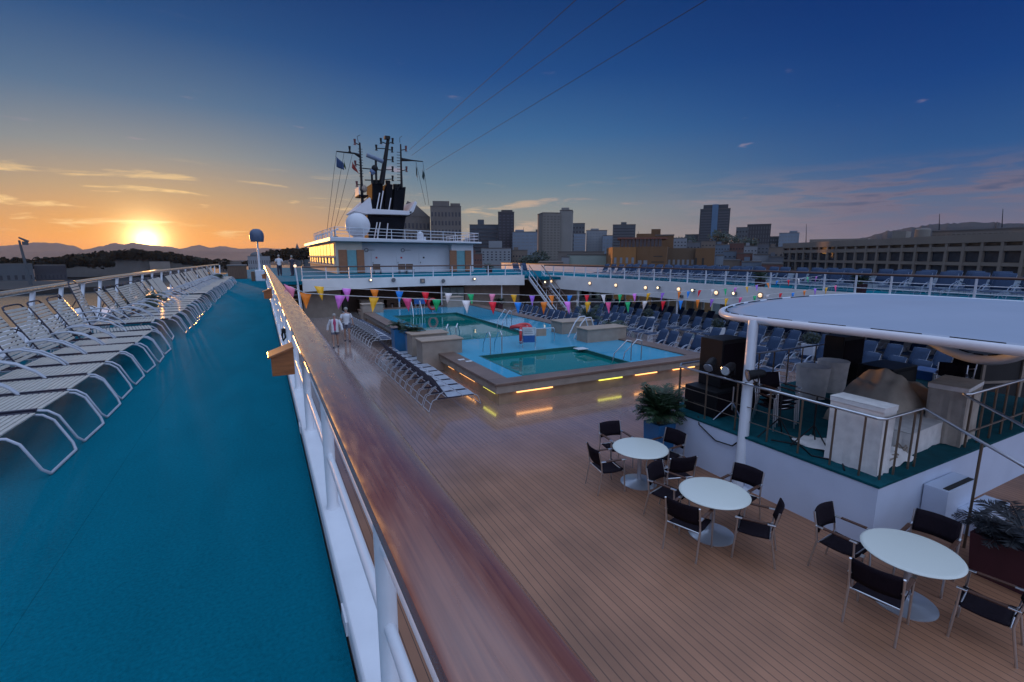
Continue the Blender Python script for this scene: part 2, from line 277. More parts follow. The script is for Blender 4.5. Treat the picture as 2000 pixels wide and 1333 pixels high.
# ---------------------------------------------------------------- mesh helpers
class MB:
    def __init__(s): s.v = []; s.f = []
    def add(s, vs, fs):
        o = len(s.v); s.v += [tuple(x) for x in vs]; s.f += [tuple(i + o for i in f) for f in fs]; return s
    def box(s, x0, x1, y0, y1, z0, z1):
        return s.add([(x0, y0, z0), (x1, y0, z0), (x1, y1, z0), (x0, y1, z0), (x0, y0, z1), (x1, y0, z1), (x1, y1, z1), (x0, y1, z1)],
                     [(3, 2, 1, 0), (4, 5, 6, 7), (0, 1, 5, 4), (1, 2, 6, 5), (2, 3, 7, 6), (3, 0, 4, 7)])
    def prism(s, poly, z0, z1):      # poly counter-clockwise in xy; z0/z1 number or list
        n = len(poly); a = z0 if isinstance(z0, (list, tuple)) else [z0] * n; b = z1 if isinstance(z1, (list, tuple)) else [z1] * n
        vs = [(x, y, a[i]) for i, (x, y) in enumerate(poly)] + [(x, y, b[i]) for i, (x, y) in enumerate(poly)]
        return s.add(vs, [tuple(range(n))[::-1], tuple(range(n, 2 * n))] + [(i, (i + 1) % n, n + (i + 1) % n, n + i) for i in range(n)])
    def extrude_y(s, poly, y0, y1):  # poly in xz
        n = len(poly); vs = [(x, y0, z) for x, z in poly] + [(x, y1, z) for x, z in poly]
        return s.add(vs, [tuple(range(n)), tuple(range(n, 2 * n))[::-1]] + [(i, n + i, n + (i + 1) % n, (i + 1) % n) for i in range(n)])
    def extrude_x(s, poly, x0, x1):  # poly in yz
        n = len(poly); vs = [(x0, y, z) for y, z in poly] + [(x1, y, z) for y, z in poly]
        return s.add(vs, [tuple(range(n))[::-1], tuple(range(n, 2 * n))] + [(i, (i + 1) % n, n + (i + 1) % n, n + i) for i in range(n)])
    def tube(s, pts, r, n=8, closed=False):
        pts = [Vector(q) for q in pts]; m = len(pts); rs = r if isinstance(r, (list, tuple)) else [r] * m
        vs = []; up = None
        for i, q in enumerate(pts):
            if closed: d = (pts[(i + 1) % m] - pts[i - 1])
            elif i == 0: d = pts[1] - q
            elif i == m - 1: d = q - pts[-2]
            else: d = (pts[i + 1] - q).normalized() + (q - pts[i - 1]).normalized()
            d.normalize()
            if up is None: up = Vector((0, 0, 1)) if abs(d.z) < .9 else Vector((0, 1, 0))
            a = d.cross(up); 
            if a.length < 1e-4: a = d.orthogonal()
            a.normalize(); b = a.cross(d).normalized(); up = b
            for k in range(n):
                t = 2 * math.pi * k / n; vs.append(q + (a * math.cos(t) + b * math.sin(t)) * rs[i])
        fs = []
        for i in range(m if closed else m - 1):
            j = (i + 1) % m
            for k in range(n): fs.append((i * n + k, i * n + (k + 1) % n, j * n + (k + 1) % n, j * n + k))
        if not closed: fs += [tuple(range(n))[::-1], tuple(range((m - 1) * n, m * n))]
        return s.add(vs, fs)
    def bar(s, p_, q_, r, n=8): return s.tube([p_, q_], r, n)
    def lathe(s, prof, c=(0, 0, 0), n=24):
        vs = []; 
        for r_, z in prof:
            for k in range(n): t = 2 * math.pi * k / n; vs.append((c[0] + r_ * math.cos(t), c[1] + r_ * math.sin(t), c[2] + z))
        fs = []
        for i in range(len(prof) - 1):
            for k in range(n): fs.append((i * n + k, i * n + (k + 1) % n, (i + 1) * n + (k + 1) % n, (i + 1) * n + k))
        fs += [tuple(range(n))[::-1], tuple(range((len(prof) - 1) * n, len(prof) * n))]
        return s.add(vs, fs)
    def sphere(s, c, r, n=12, m=8, sz=1):
        return s.lathe([(max(1e-3, r * math.sin(math.pi * i / m)), -r * sz * math.cos(math.pi * i / m)) for i in range(m + 1)], c, n)
    def grid(s, fn, nu, nv):
        vs = [fn(i / nu, j / nv) for i in range(nu + 1) for j in range(nv + 1)]
        return s.add(vs, [(i * (nv + 1) + j, (i + 1) * (nv + 1) + j, (i + 1) * (nv + 1) + j + 1, i * (nv + 1) + j + 1) for i in range(nu) for j in range(nv)])
    def obox(s, c, w, d, h, rz=0, tilt=None):   # centre, size, rotated box
        m = Matrix.Translation(c) @ Matrix.Rotation(rz, 4, 'Z')
        if tilt: m = m @ Matrix.Rotation(tilt[1], 4, tilt[0])
        vs = [m @ Vector((sx * w / 2, sy * d / 2, sz * h / 2)) for sz in (-1, 1) for sx, sy in ((-1, -1), (1, -1), (1, 1), (-1, 1))]
        return s.add(vs, [(3, 2, 1, 0), (4, 5, 6, 7), (0, 1, 5, 4), (1, 2, 6, 5), (2, 3, 7, 6), (3, 0, 4, 7)])
    def build(s, name, m, parent=None, smooth=False, bevel=0, solid=0, fix=False):
        me = bpy.data.meshes.new(name); me.from_pydata(s.v, [], s.f); 
        if fix or True:
            bm = bmesh.new(); bm.from_mesh(me); bmesh.ops.recalc_face_normals(bm, faces=bm.faces); bm.to_mesh(me); bm.free()
        me.materials.append(m)
        if smooth:
            for p_ in me.polygons: p_.use_smooth = True
            try: me.set_sharp_from_angle(angle=R(40))
            except Exception: pass
        o = bpy.data.objects.new(name, me); C.objects.link(o)
        if parent is not None: o.parent = parent
        if bevel: bv = o.modifiers.new('bevel', 'BEVEL'); bv.width = bevel; bv.segments = 2; bv.limit_method = 'ANGLE'
        if solid: sd = o.modifiers.new('solid', 'SOLIDIFY'); sd.thickness = solid
        return o
def tag(o, label=None, cat=None, group=None, kind=None):
    for k, v in (('label', label), ('category', cat), ('group', group), ('kind', kind)):
        if v: o[k] = v
    return o
def thing(name, label, cat, loc=(0, 0, 0), rz=0, group=None):
    o = bpy.data.objects.new(name, None); C.objects.link(o); o.location = loc; o.rotation_euler = (0, 0, rz); o.empty_display_size = .2
    return tag(o, label, cat, group)
def struct(name, mb, m, **k):
    o = mb.build(name, m, **k); o['kind'] = 'structure'; return o
kids = {}
def dup(root, loc, rz, label=None, group=None, scale=None):
    if root not in kids:
        kids[root] = [(c, [g for g in bpy.data.objects if g.parent == c]) for c in bpy.data.objects if c.parent == root]
    r = root.copy(); C.objects.link(r); r.location = loc; r.rotation_euler = (0, 0, rz)
    if scale: r.scale = (scale,) * 3
    if label: r['label'] = label
    if group: r['group'] = group
    for c, gs in kids[root]:
        c2 = c.copy(); C.objects.link(c2); c2.parent = r
        for g in gs: g2 = g.copy(); C.objects.link(g2); g2.parent = c2
    return r
used = {}
def place(key, maker, loc, rz, label, group=None, scale=None):
    if key not in used:
        o = maker(); used[key] = [o, False]
    rec = used[key]
    if not rec[1]:
        rec[1] = True; o = rec[0]; kids[o] = [(c, [g for g in bpy.data.objects if g.parent == c]) for c in bpy.data.objects if c.parent == o]
        o.location = loc; o.rotation_euler = (0, 0, rz); o['label'] = label
        if scale: o.scale = (scale,) * 3
        if group: o['group'] = group
        return o
    return dup(rec[0], loc, rz, label, group, scale or 1.0)
ORD = 'first second third fourth fifth sixth seventh eighth ninth tenth eleventh twelfth thirteenth fourteenth fifteenth sixteenth seventeenth eighteenth nineteenth twentieth'.split()
def nth(i):
    if i < 20: return ORD[i]
    n = i + 1; t = n // 10; u = n % 10
    T = {2: 'twenty', 3: 'thirty', 4: 'forty'}
    if u == 0: return {3: 'thirtieth', 4: 'fortieth', 2: 'twentieth'}[t]
    return T[t] + '-' + ORD[u - 1]

# ================================================================ SETTING
struct('harbour_water', MB().add([(-20000, -3000, -28), (20000, -3000, -28), (20000, 25000, -28), (-20000, 25000, -28)], [(0, 1, 2, 3)]), m_sea)
m_ground = mat('city_ground', (.20, .18, .13), .9, var=.3, scale=.02)
struct('city_ground', MB().prism([(70, -400), (3000, -400), (6000, 6000), (300, 6000), (150, 900), (70, 300)], -27.9, -26.0), m_ground)
# ship hull under the decks
struct('ship_hull', MB().prism([(-5.2, -30), (30.5, -30), (30.5, 60), (27, 85), (12, 110), (0, 85), (-4.5, 60)], -28.5, -3.0), m_hull)
struct('side_deck_ledge', MB().box(-6.6, -4.15, -10, 45, -.85, -.652), m_whitewall)
# lower deck
struct('lower_deck', MB().add([(-4, -12, -2.8), (28, -12, -2.8), (28, 42, -2.8), (-4, 42, -2.8)], [(0, 1, 2, 3)]), m_teak)
# upper deck: port strip, far field, starboard strip
ud = MB()
ud.prism([(-4.1, -6), (.21, -6), (.21, 36.3), (-3.4, 36.3), (-4.0, 20)], -.22, 0)
ud.prism([(-3.4, 36.3), (2.45, 36.3), (2.45, 37.0), (20.5, 37.0), (20.5, 34.5), (29.5, 34.5), (29.5, 60), (26, 80), (0, 80), (-3.0, 60)], -.225, 0)
ud.prism([(23.35, -6), (29.5, -6), (29.5, 34.5), (21.8, 34.5), (22.6, 30), (23.35, 24)], -.22, -.002)
struct('upper_deck', ud, m_carpet)

# ================================================================ PORT HANDRAIL (foreground)
t = thing('handrail', 'broad varnished wood capped handrail on white posts beside the turquoise promenade', 'railing', (0, 0, 0))
prof = [(.192, 1.062), (.188, 1.075), (.194, 1.094), (.208, 1.102), (.29, 1.107), (.372, 1.102), (.386, 1.094), (.392, 1.075), (.388, 1.062)]
cap = MB(); ys = [-4 + 1.6 * i for i in range(26)]
def capseg(mb, y0, y1): mb.extrude_y(prof, y0, y1)
joints = [-4, 2.35 - 6, 8.2, 14.2, 20.1, 26.2, 32.2, 36.2]
capseg(cap, -4, 8.2); capseg(cap, 8.204, 20.1); capseg(cap, 20.104, 36.2)
o = cap.build('cap_rail', m_rail, t, smooth=True)
kb = MB().extrude_y([(.222, .003), (.222, .085), (.232, .1), (.368, .1), (.378, .088), (.378, -.30), (.228, -.30)], -4, 36.2)
kb.build('kerb', m_white, t, bevel=.006)
gus = MB()
for i in range(24):
    y = 1.5 + 1.6 * i
    if y < 36.3:
        pm = MB(); pm.tube([(.292, y, .095), (.292, y, .13), (.292, y, 1.0), (.292, y, 1.065)], [.045, .034, .034, .040], 14)
        pm.build('post', m_white, t, smooth=True)
for z in (.76, .46):
    MB().tube([(.292, -4, z), (.292, 16, z), (.292, 36.2, z)], .021, 10).build('rail_bar', m_white, t, smooth=True)
MB().box(.262, .322, -4, 36.2, 1.05, 1.0615).build('cap_bracket', m_white, t)
# small vertical scupper plates on the kerb
for y in (2.05, 4.9):
    MB().box(.212, .2215, y, y + .14, .004, .075).build('kerb_plate', m_white, t)
# fascia below the kerb on the pool side
tag(MB().box(.225, .46, -6, 36.2, -.75, -.302).build('gallery_fascia', m_whitewall), 'white side girder under the foreground handrail', 'girder')

def rail_box(y, label):
    t = thing('wooden_box', label, 'box', (.115, y, .8), 0, None)
    MB().extrude_y([(-.10, -.10), (.075, -.10), (.075, .125), (-.10, .065)], -.11, .11).build('case', m_woodbox, t, bevel=.004)
    MB().extrude_y([(-.125, .052), (.078, .1275), (.078, .147), (-.125, .072)], -.135, .135).build('lid', m_woodbox, t, bevel=.004)
    return t
rail_box(4.55, 'nearer varnished wooden box with sloping lid hung on the handrail')
rail_box(13.0, 'farther small wooden box with sloping lid hung on the handrail')
rail_box(24.5, 'tiny wooden box near the far end of the handrail')
t = thing('hook', 'small dark rope cleat tied to the handrail bar beyond the nearer wooden box', 'cleat', (.25, 8.6, .42))
MB().tube([(0, 0, .12), (-.03, 0, .02), (-.02, .02, -.08), (.02, .03, -.03), (.01, 0, .08)], .016, 8).build('cord', m_black, t, smooth=True)
MB().box(-.035, .03, -.03, .04, .05, .12).build('clip', m_black, t, bevel=.01)

# ================================================================ OUTBOARD PORT RAIL
def railx(y): 
    P_ = [(-6, -3.35), (8, -3.5), (16, -3.72), (23, -3.6), (38, -2.7), (41, -2.3)]
    for (a, xa), (b, xb) in zip(P_, P_[1:]):
        if y <= b: k = (y - a) / (b - a); return xa + (xb - xa) * k
    return P_[-1][1]
t = thing('outer_handrail', 'long round topped handrail along the outboard edge of the promenade behind the loungers', 'railing')
pts = [(railx(y), y, 1.12) for y in [-6 + 1.5 * i for i in range(31)]]
m_lightrail = mat('pale_varnished_rail', (.42, .30, .20), .24, metal=.35, var=.15, scale=8, coat=.6)
mbx = MB(); mbx.tube(pts, .048, 12); mbx.build('cap_rail', m_lightrail, t, smooth=True)
for i in range(27):
    y = -1 + 1.55 * i; x = railx(y)
    MB().extrude_x([(y - .03, 1.08), (y + .05, 1.08), (y - .62, 0.0), (y - .76, 0.0)], x - .03, x + .03).build('stanchion', m_white_tube, t, bevel=.008)
MB().tube([(q[0], q[1], .12) for q in pts], .03, 8).build('rail_bar', m_white_tube, t, smooth=True)
for i, y in enumerate((6.3, 8.2, 10.1, 12.0)):
    o = thing('raft_canister', 'white life raft canister outboard of the loungers, %s from the near end' % nth(i), 'life raft', (-5.2, y + 8.2, -.25), 0, 'life raft canisters outside the rail')
    MB().tube([(0, -.62, 0), (0, -.55, 0), (0, .55, 0), (0, .62, 0)], [.18, .33, .33, .18], 16).build('canister', m_raft, o, smooth=True)
    for s_ in (-.3, .3): MB().tube([(.34 * math.cos(a), s_, .34 * math.sin(a)) for a in [k * math.pi / 8 for k in range(16)]], .018, 6, closed=True).build('strap', m_black, o)
    MB().box(-.35, .35, -.45, .45, -.40, -.30).build('cradle', m_greybox, o)

# ================================================================ LOUNGERS
def lounger(white=True, cheap=False, back=62, wide=.60, backfab=None, seatfab=None, fm=None, bfm=None):
    fm = fm or m_white_tube
    fab = m_strap if white else m_blue_sling
    n = 5 if cheap else 8
    def mk():
        t = thing('sun_lounger', '-', 'sun lounger')
        w = wide / 2; r = .0115
        f = MB()
        for s_ in (-1, 1):
            y = s_ * w
            f.tube([(0, s_ * (w - .05), .013), (.03, y, .07), (.13, y, .29), (.20, y, .345), (.30, y, .36), (1.45, y, .36), (1.56, y, .33), (1.62, y, .2), (1.68, y, .013)], r, n)
        f.bar((0, -w + .05, .013), (0, w - .05, .013), r, n); f.bar((1.68, -w, .013), (1.68, w, .013), r, n)
        f.bar((.42, -w, .335), (.42, w, .335), r * .8, n); f.bar((1.60, -w, .22), (1.60, w, .22), r * .8, n)
        f.bar((1.1, -w, .35), (1.1, w, .35), r, n)
        f.build('frame', fm, t, smooth=not cheap)
        a = R(back); ca, sa = math.cos(a), math.sin(a)
        b = MB()
        b.tube([(1.10, -w + .03, .37), (1.10 + .68 * ca, -w + .03, .37 + .68 * sa), (1.10 + .745 * ca, -w + .07, .37 + .745 * sa), (1.10 + .76 * ca, -w + .15, .37 + .76 * sa),
                (1.10 + .76 * ca, w - .15, .37 + .76 * sa), (1.10 + .745 * ca, w - .07, .37 + .745 * sa), (1.10 + .68 * ca, w - .03, .37 + .68 * sa), (1.10, w - .03, .37)], r, n)
        if not cheap: b.tube([(1.10 + .45 * ca, w - .03, .37 + .45 * sa), (1.5, w - .03, .36)], r * .7, 6)
        bo = b.build('back_frame', bfm or fm, t, smooth=not cheap)
        if bfm:
            for s_ in (-1, 1): MB().extrude_x([(s_ * (w - .008), .352), (s_ * (w + .030), .352), (s_ * (w + .030), .378), (s_ * (w - .008), .378)][::s_], .27, 1.42).build('side_rail', bfm, t)
        st = MB()
        if white:
            k = 13 if not cheap else 1
            for i in range(k):
                u0 = .05 + i * .66 / k; u1 = u0 + .66 / k - (.012 if not cheap else 0)
                p0 = Vector((1.10 + u0 * ca, 0, .37 + u0 * sa)); p1 = Vector((1.10 + u1 * ca, 0, .37 + u1 * sa)); nn = Vector((-sa, 0, ca)) * .015
                st.extrude_y([(p0.x + nn.x, p0.z + nn.z), (p1.x + nn.x, p1.z + nn.z), (p1.x - nn.x * .2, p1.z - nn.z * .2), (p0.x - nn.x * .2, p0.z - nn.z * .2)], -w + .025, w - .025)
            st.build('back_straps', backfab or fab, bo, bevel=0 if cheap else .003)
            se = MB(); k = 18 if not cheap else 1
            for i in range(k):
                x0 = .24 + i * .84 / k; x1 = x0 + .84 / k - (.010 if not cheap else 0)
                se.box(x0, x1, -w + .010, w - .010, .362, .376)
            se.build('seat_straps', seatfab or fab, t, bevel=0 if cheap else .003)
        else:
            def bf(i, j):
                u = .03 + i * .72; sag = -.03 * math.sin(math.pi * j) * math.sin(math.pi * min(1, i * 1.1))
                return (1.10 + u * ca - sa * sag * -1, (-w + .03) + j * (2 * w - .06), .38 + u * sa + ca * sag)
            st.grid(bf, 4, 4); st.build('back_sling', fab, bo, smooth=True, solid=.012)
            se = MB(); se.grid(lambda i, j: (.22 + i * .88, -w + .005 + j * (2 * w - .01), .372 - .03 * math.sin(math.pi * j)), 4, 4)
            se.build('seat_sling', fab, t, smooth=True, solid=.012)
        for s_ in (-1, 1):
            y = s_ * (w + .02)
            am = MB(); am.tube([(.62, y, .36), (.70, y, .45), (.85, y, .55), (1.02, y, .60), (1.18, y, .585), (1.33, y, .52), (1.46, y, .38)], r * 1.15 if white else r * 1.3, n)
            am.build('armrest', fm, t, smooth=not cheap)
        return t
    return mk
m_greytube = mat('worn_white_tube', (.40, .42, .47), .3)
m_darkframe = mat('dark_purple_frame', (.022, .016, .032), .4)
mk_w, mk_wf = lounger(True, fm=m_greytube, bfm=m_darkframe, wide=.62), lounger(True, True, fm=m_greytube, bfm=m_darkframe, wide=.62)
m_frameblue = mat('blue_grey_frame', (.20, .25, .34), .4)
mk_b, mk_bf = lounger(False, True, fm=mat('pale_blue_frame', (.34, .38, .46), .35)), lounger(False, True, wide=.68, fm=m_frameblue)
# port promenade: feet towards the aisle, heads towards the rail (local +x = from feet to head)
G = 'white strap loungers lined along the outboard handrail'
ys_ = [4.80 + .30 + .755 * i for i in range(8)]
cnt = 0
for i, y in enumerate(ys_):
    place('w', mk_w, (-1.58 + random.uniform(-.03, .03), y, 0), R(180) + R(random.uniform(-3, 3)), 'white strap sun lounger, %s from the camera in the near promenade cluster' % nth(i), G)
place('w', mk_w, (-1.72, 11.3, 0), R(180 + 14), 'white strap sun lounger set askew at the gap between the near and far clusters', G)
mk_up = lounger(True, False, back=74, fm=m_greytube, bfm=m_darkframe)
place('wu', mk_up, (-1.75, 12.1, .0), R(180 + 5), 'white strap lounger with its back raised highest, lit orange beside the askew lounger', G, scale=1.12)
for i in range(33):
    y = 12.95 + .745 * i; x = -1.62 + max(0, y - 24) * .012
    if 20.2 < y < 20.9: continue
    place('w' if y < 18 else 'wf', mk_w if y < 18 else mk_wf, (x + random.uniform(-.04, .04), y, 0), R(180) + R(random.uniform(-3, 3)), 'white strap sun lounger, %s of the far promenade cluster past the askew one' % nth(i), G)

# ---- plants
def fronds(mb, n, length, rise, droop, leaf=.22, seed=1, c=(0, 0, 0), lw=.028):
    rnd = random.Random(seed)
    for k in range(n):
        a = rnd.uniform(0, 2 * math.pi); ln = length * rnd.uniform(.7, 1.1); e = rnd.uniform(.25, 1.0); pts = []
        for i in range(11):
            u = i / 10; rr = ln * u * (1 - .25 * e * u); z = rise * e * u * 1.6 - droop * u * u
            pts.append(Vector((c[0] + rr * math.cos(a), c[1] + rr * math.sin(a), c[2] + z)))
        mb.tube(pts, [.012 * (1 - .8 * i / 10) + .002 for i in range(11)], 4)
        for i in range(1, 10):
            for h in (0, .5):
                q = pts[i].lerp(pts[i + 1], h); d = (pts[i + 1] - pts[i]).normalized(); side = d.cross(Vector((0, 0, 1))).normalized()
                ll = leaf * math.sin(math.pi * (i + h + .8) / 11.2) * rnd.uniform(.85, 1.15)
                for s_ in (-1, 1):
                    tip = q + side * s_ * ll + d * ll * .55 + Vector((0, 0, rnd.uniform(-.25, .15) * ll))
                    mid_ = q.lerp(tip, .4) ; wv = d * lw * .6
                    mb.add([q - wv * .3, mid_ + wv, tip, mid_ - wv], [(0, 1, 2, 3)])
def palm(name, label, loc, potm, pot=(.42, .8), n=26, length=.75, rise=.55, droop=.55, seed=1, taper=.85, group=None, cat='potted palm', leafm=None):
    t = thing(name, label, cat, loc, 0, group); w, h = pot
    a = w / 2; b = a * taper
    MB().add([(-b, -b, 0), (b, -b, 0), (b, b, 0), (-b, b, 0), (-a, -a, h), (a, -a, h), (a, a, h), (-a, a, h), (-a + .03, -a + .03, h), (a - .03, -a + .03, h), (a - .03, a - .03, h), (-a + .03, a - .03, h),
              (-a + .03, -a + .03, h - .06), (a - .03, -a + .03, h - .06), (a - .03, a - .03, h - .06), (-a + .03, a - .03, h - .06)],
             [(3, 2, 1, 0), (0, 1, 5, 4), (1, 2, 6, 5), (2, 3, 7, 6), (3, 0, 4, 7), (4, 5, 9, 8), (5, 6, 10, 9), (6, 7, 11, 10), (7, 4, 8, 11), (8, 9, 13, 12), (9, 10, 14, 13), (10, 11, 15, 14), (11, 8, 12, 15), (12, 13, 14, 15)]).build('planter', potm, t, bevel=.006)
    MB().lathe([(.07, -.05), (.08, .05), (.05, .16)], (0, 0, h), 10).build('trunk', m_brown, t)
    f = MB(); fronds(f, n, length, rise, droop, seed=seed, c=(0, 0, h + .1)); f.build('fronds', leafm or m_leaf, t)
    return t
palm('potted_palm', 'potted palm by the outboard rail in the glow below the sun, nearer of the two', (-3.0, 16.2, 0), m_woodbox, (.4, .35), 30, .8, .5, .5, 3, group=None)
palm('potted_palm', 'small dark potted palm at the far end of the white loungers', (-2.55, 33.5, 0), m_woodbox, (.4, .4), 26, .8, .4, .5, 4)

# ---- far end of the promenade
t = thing('deck_locker', 'grey brown deck locker at the far end of the lounger row', 'locker', (-1.6, 42.5, 0))
MB().box(-.62, .62, -.5, .5, .02, .98).build('body', m_brown, t, bevel=.02); MB().box(-.66, .66, -.54, .54, .982, 1.06).build('lid', m_greybox, t, bevel=.02)
MB().box(-.7, .7, -.3, .3, 1.07, 1.4).build('cushion_stack', m_clothwhite, t, bevel=.05) if False else None
t = thing('radome', 'blue grey flat bottomed radome on a white pole at the end of the promenade', 'radome', (-.08, 38, 0))
MB().lathe([(.02, 3.53), (.2, 3.51), (.36, 3.38), (.44, 3.18), (.45, 3.0), (.42, 2.78), (.40, 2.68), (.38, 2.66), (.02, 2.66)][::-1], (0, 0, 0), 20).build('dome', mat('radome_paint', (.06, .09, .15), .4), t, smooth=True)
MB().tube([(0, 0, 0), (0, 0, 1.2), (0, 0, 2.67)], [.10, .07, .06], 12).build('pole', m_white_tube, t, smooth=True)
MB().box(-.3, .3, -.25, .25, .0, .75).build('base_box', m_white_tube, t, bevel=.03)
MB().box(-.55, -.32, -.3, .3, 0, .65).build('winch_box', m_brown, t, bevel=.03); MB().box(.32, .5, -.3, .3, 0, .7).build('valve_box', m_dark, t, bevel=.03)

# people -------------------------------------------------------------
def person(name, label, loc, rz, top, low, hair, stride=.0, arms=.15, jacket=None, skirt=False, h=1.7):
    t = bpy.data.meshes.new('body'); bm = bmesh.new(); lay = bm.verts.layers.skin.verify()
    k = h / 1.7
    J = {}
    def v(n_, x, y, z, r, r2=None): q = bm.verts.new((x * k, y * k, z * k)); q[lay].radius = (r * k, (r2 or r) * k); J[n_] = q
    v('pel', 0, 0, .93, .14, .10); v('waist', 0, 0, 1.08, .125, .09); v('chest', 0, .01, 1.28, .155, .10); v('neckb', 0, 0, 1.42, .07, .06); v('neck', 0, .01, 1.48, .05); v('head', 0, .02, 1.56, .075, .085); v('top', 0, .01, 1.66, .07, .08)
    for s_, n_ in ((-1, 'l'), (1, 'r')):
        f = stride * s_
        v('hip' + n_, s_ * .09, 0, .87, .085); v('knee' + n_, s_ * .10, f * .5 + .02, .48, .055); v('ank' + n_, s_ * .10, f - .02 - (abs(f) * .1), .09, .036); v('toe' + n_, s_ * .11, f + .14, .035, .036, .028)
        v('sh' + n_, s_ * .18, 0, 1.38, .055); v('elb' + n_, s_ * (.24 + arms * .3), -f * .3 - .01, 1.12, .04); v('wr' + n_, s_ * (.27 + arms * .35), -f * .6 + .07, .88, .027); v('hand' + n_, s_ * (.275 + arms * .35), -f * .65 + .09, .79, .035, .018)
    E_ = [('pel', 'waist'), ('waist', 'chest'), ('chest', 'neckb'), ('neckb', 'neck'), ('neck', 'head'), ('head', 'top')]
    for n_ in 'lr': E_ += [('pel', 'hip' + n_), ('hip' + n_, 'knee' + n_), ('knee' + n_, 'ank' + n_), ('ank' + n_, 'toe' + n_), ('neckb', 'sh' + n_), ('sh' + n_, 'elb' + n_), ('elb' + n_, 'wr' + n_), ('wr' + n_, 'hand' + n_)]
    for a, b in E_: bm.edges.new((J[a], J[b]))
    J['pel'][lay].use_root = True
    co = {a: b.co.copy() for a, b in J.items()}
    bm.to_mesh(t); bm.free(); t.materials.append(m_skin)
    root = thing('person', label, 'person', loc, rz)
    bo = bpy.data.objects.new('body', t); C.objects.link(bo); bo.parent = root
    bo.modifiers.new('skin', 'SKIN'); sb = bo.modifiers.new('sub', 'SUBSURF'); sb.levels = 2; sb.render_levels = 2
    # clothing sleeves and torso as close fitting shells
    c = MB()
    def ell(pts, n=14):
        vs = []; 
        for (x, y, z, a, b) in pts:
            for i in range(n): th = 2 * math.pi * i / n; vs.append((x * k + a * k * math.cos(th), y * k + b * k * math.sin(th), z * k))
        fs = [(i * n + q, i * n + (q + 1) % n, (i + 1) * n + (q + 1) % n, (i + 1) * n + q) for i in range(len(pts) - 1) for q in range(n)]
        return vs, fs
    c.add(*ell([(0, 0, .86, .175, .135), (0, 0, .95, .165, .13), (0, 0, 1.08, .145, .115), (0, .01, 1.25, .18, .135), (0, 0, 1.38, .19, .105), (0, 0, 1.44, .08, .07)]))
    if not jacket:
        for n_ in 'lr': c.tube([co['sh' + n_], co['sh' + n_].lerp(co['elb' + n_], .75)], [.072 * k, .062 * k], 10)
    c.build('shirt', top, root, smooth=True)
    if jacket:
        c = MB(); 
        for s_, n_ in ((-1, 'l'), (1, 'r')):
            c.tube([co['sh' + n_] + Vector((0, 0, .01)), co['elb' + n_], co['wr' + n_]], [.078 * k, .062 * k, .052 * k], 10)
            c.add(*ell([(s_ * .10, .0, .78, .10, .165), (s_ * .095, 0, 1.05, .08, .145), (s_ * .10, .0, 1.38, .10, .12), (s_ * .06, -.01, 1.45, .05, .07)]))
        c.build('jacket', jacket, root, smooth=True)
    c = MB()
    for n_ in 'lr':
        end = .62 if skirt else 1.0
        a, b, d = co['hip' + n_], co['knee' + n_], co['ank' + n_]
        if skirt: c.tube([a + Vector((0, 0, .06)), a.lerp(b, .55)], [.115 * k, .10 * k], 12)
        else: c.tube([a + Vector((0, 0, .06)), b, d], [.115 * k, .085 * k, .07 * k], 12)
    c.build('shorts' if skirt else 'trousers', low, root, smooth=True)
    hm = MB(); hc = co['top']; hm.sphere((hc.x, hc.y - .02 * k, hc.z - .02 * k), .098 * k, 14, 8, 1.0); hm.build('hair', hair, root, smooth=True)
    fm = MB(); fz = co['head'].z + .015 * k
    fm.sphere((0, co['head'].y + .088 * k, fz - .01 * k), .016 * k, 6, 4); fm.build('nose', m_skin, root, smooth=True)
    em = MB(); [em.sphere((s_ * .03 * k, co['head'].y + .076 * k, fz + .018 * k), .010 * k, 6, 4) for s_ in (-1, 1)]; em.build('eyes', m_dark, root)
    MB().box(-.022 * k, .022 * k, co['head'].y + .070 * k, co['head'].y + .082 * k, fz - .048 * k, fz - .040 * k).build('mouth', m_pink, root)
    em = MB()
    for n_ in 'lr': q = co['toe' + n_]; em.box(q.x - .045 * k, q.x + .045 * k, q.y - .2 * k, q.y + .06 * k, 0, .06 * k)
    em.build('shoes', m_darkcloth, root, bevel=.02)
    return root
person('person', 'woman walking on the lower deck in pink top, dark shorts and open white jacket', (3.05, 25.3, -2.8), R(180 - 8), m_pink, m_shorts, m_hair, .16, .25, jacket=m_shirt, skirt=True, h=1.66)
person('person', 'man in white shirt walking just behind the woman in the pink top', (3.85, 26.9, -2.8), R(180 - 5), m_shirt, m_shorts, m_hair, -.14, .15, skirt=True, h=1.78)
person('person', 'person in pale shirt and dark trousers standing on the far deck beyond the handrail end', (1.45, 47.5, 0), R(0), m_shirt, m_darkcloth, m_hair, .08, .15, h=1.78)
person('person', 'dark clothed person on the far deck beside the thin post', (2.45, 47.0, 0), R(30), m_darkcloth, m_darkcloth, m_hair, .05, .1, h=1.72)

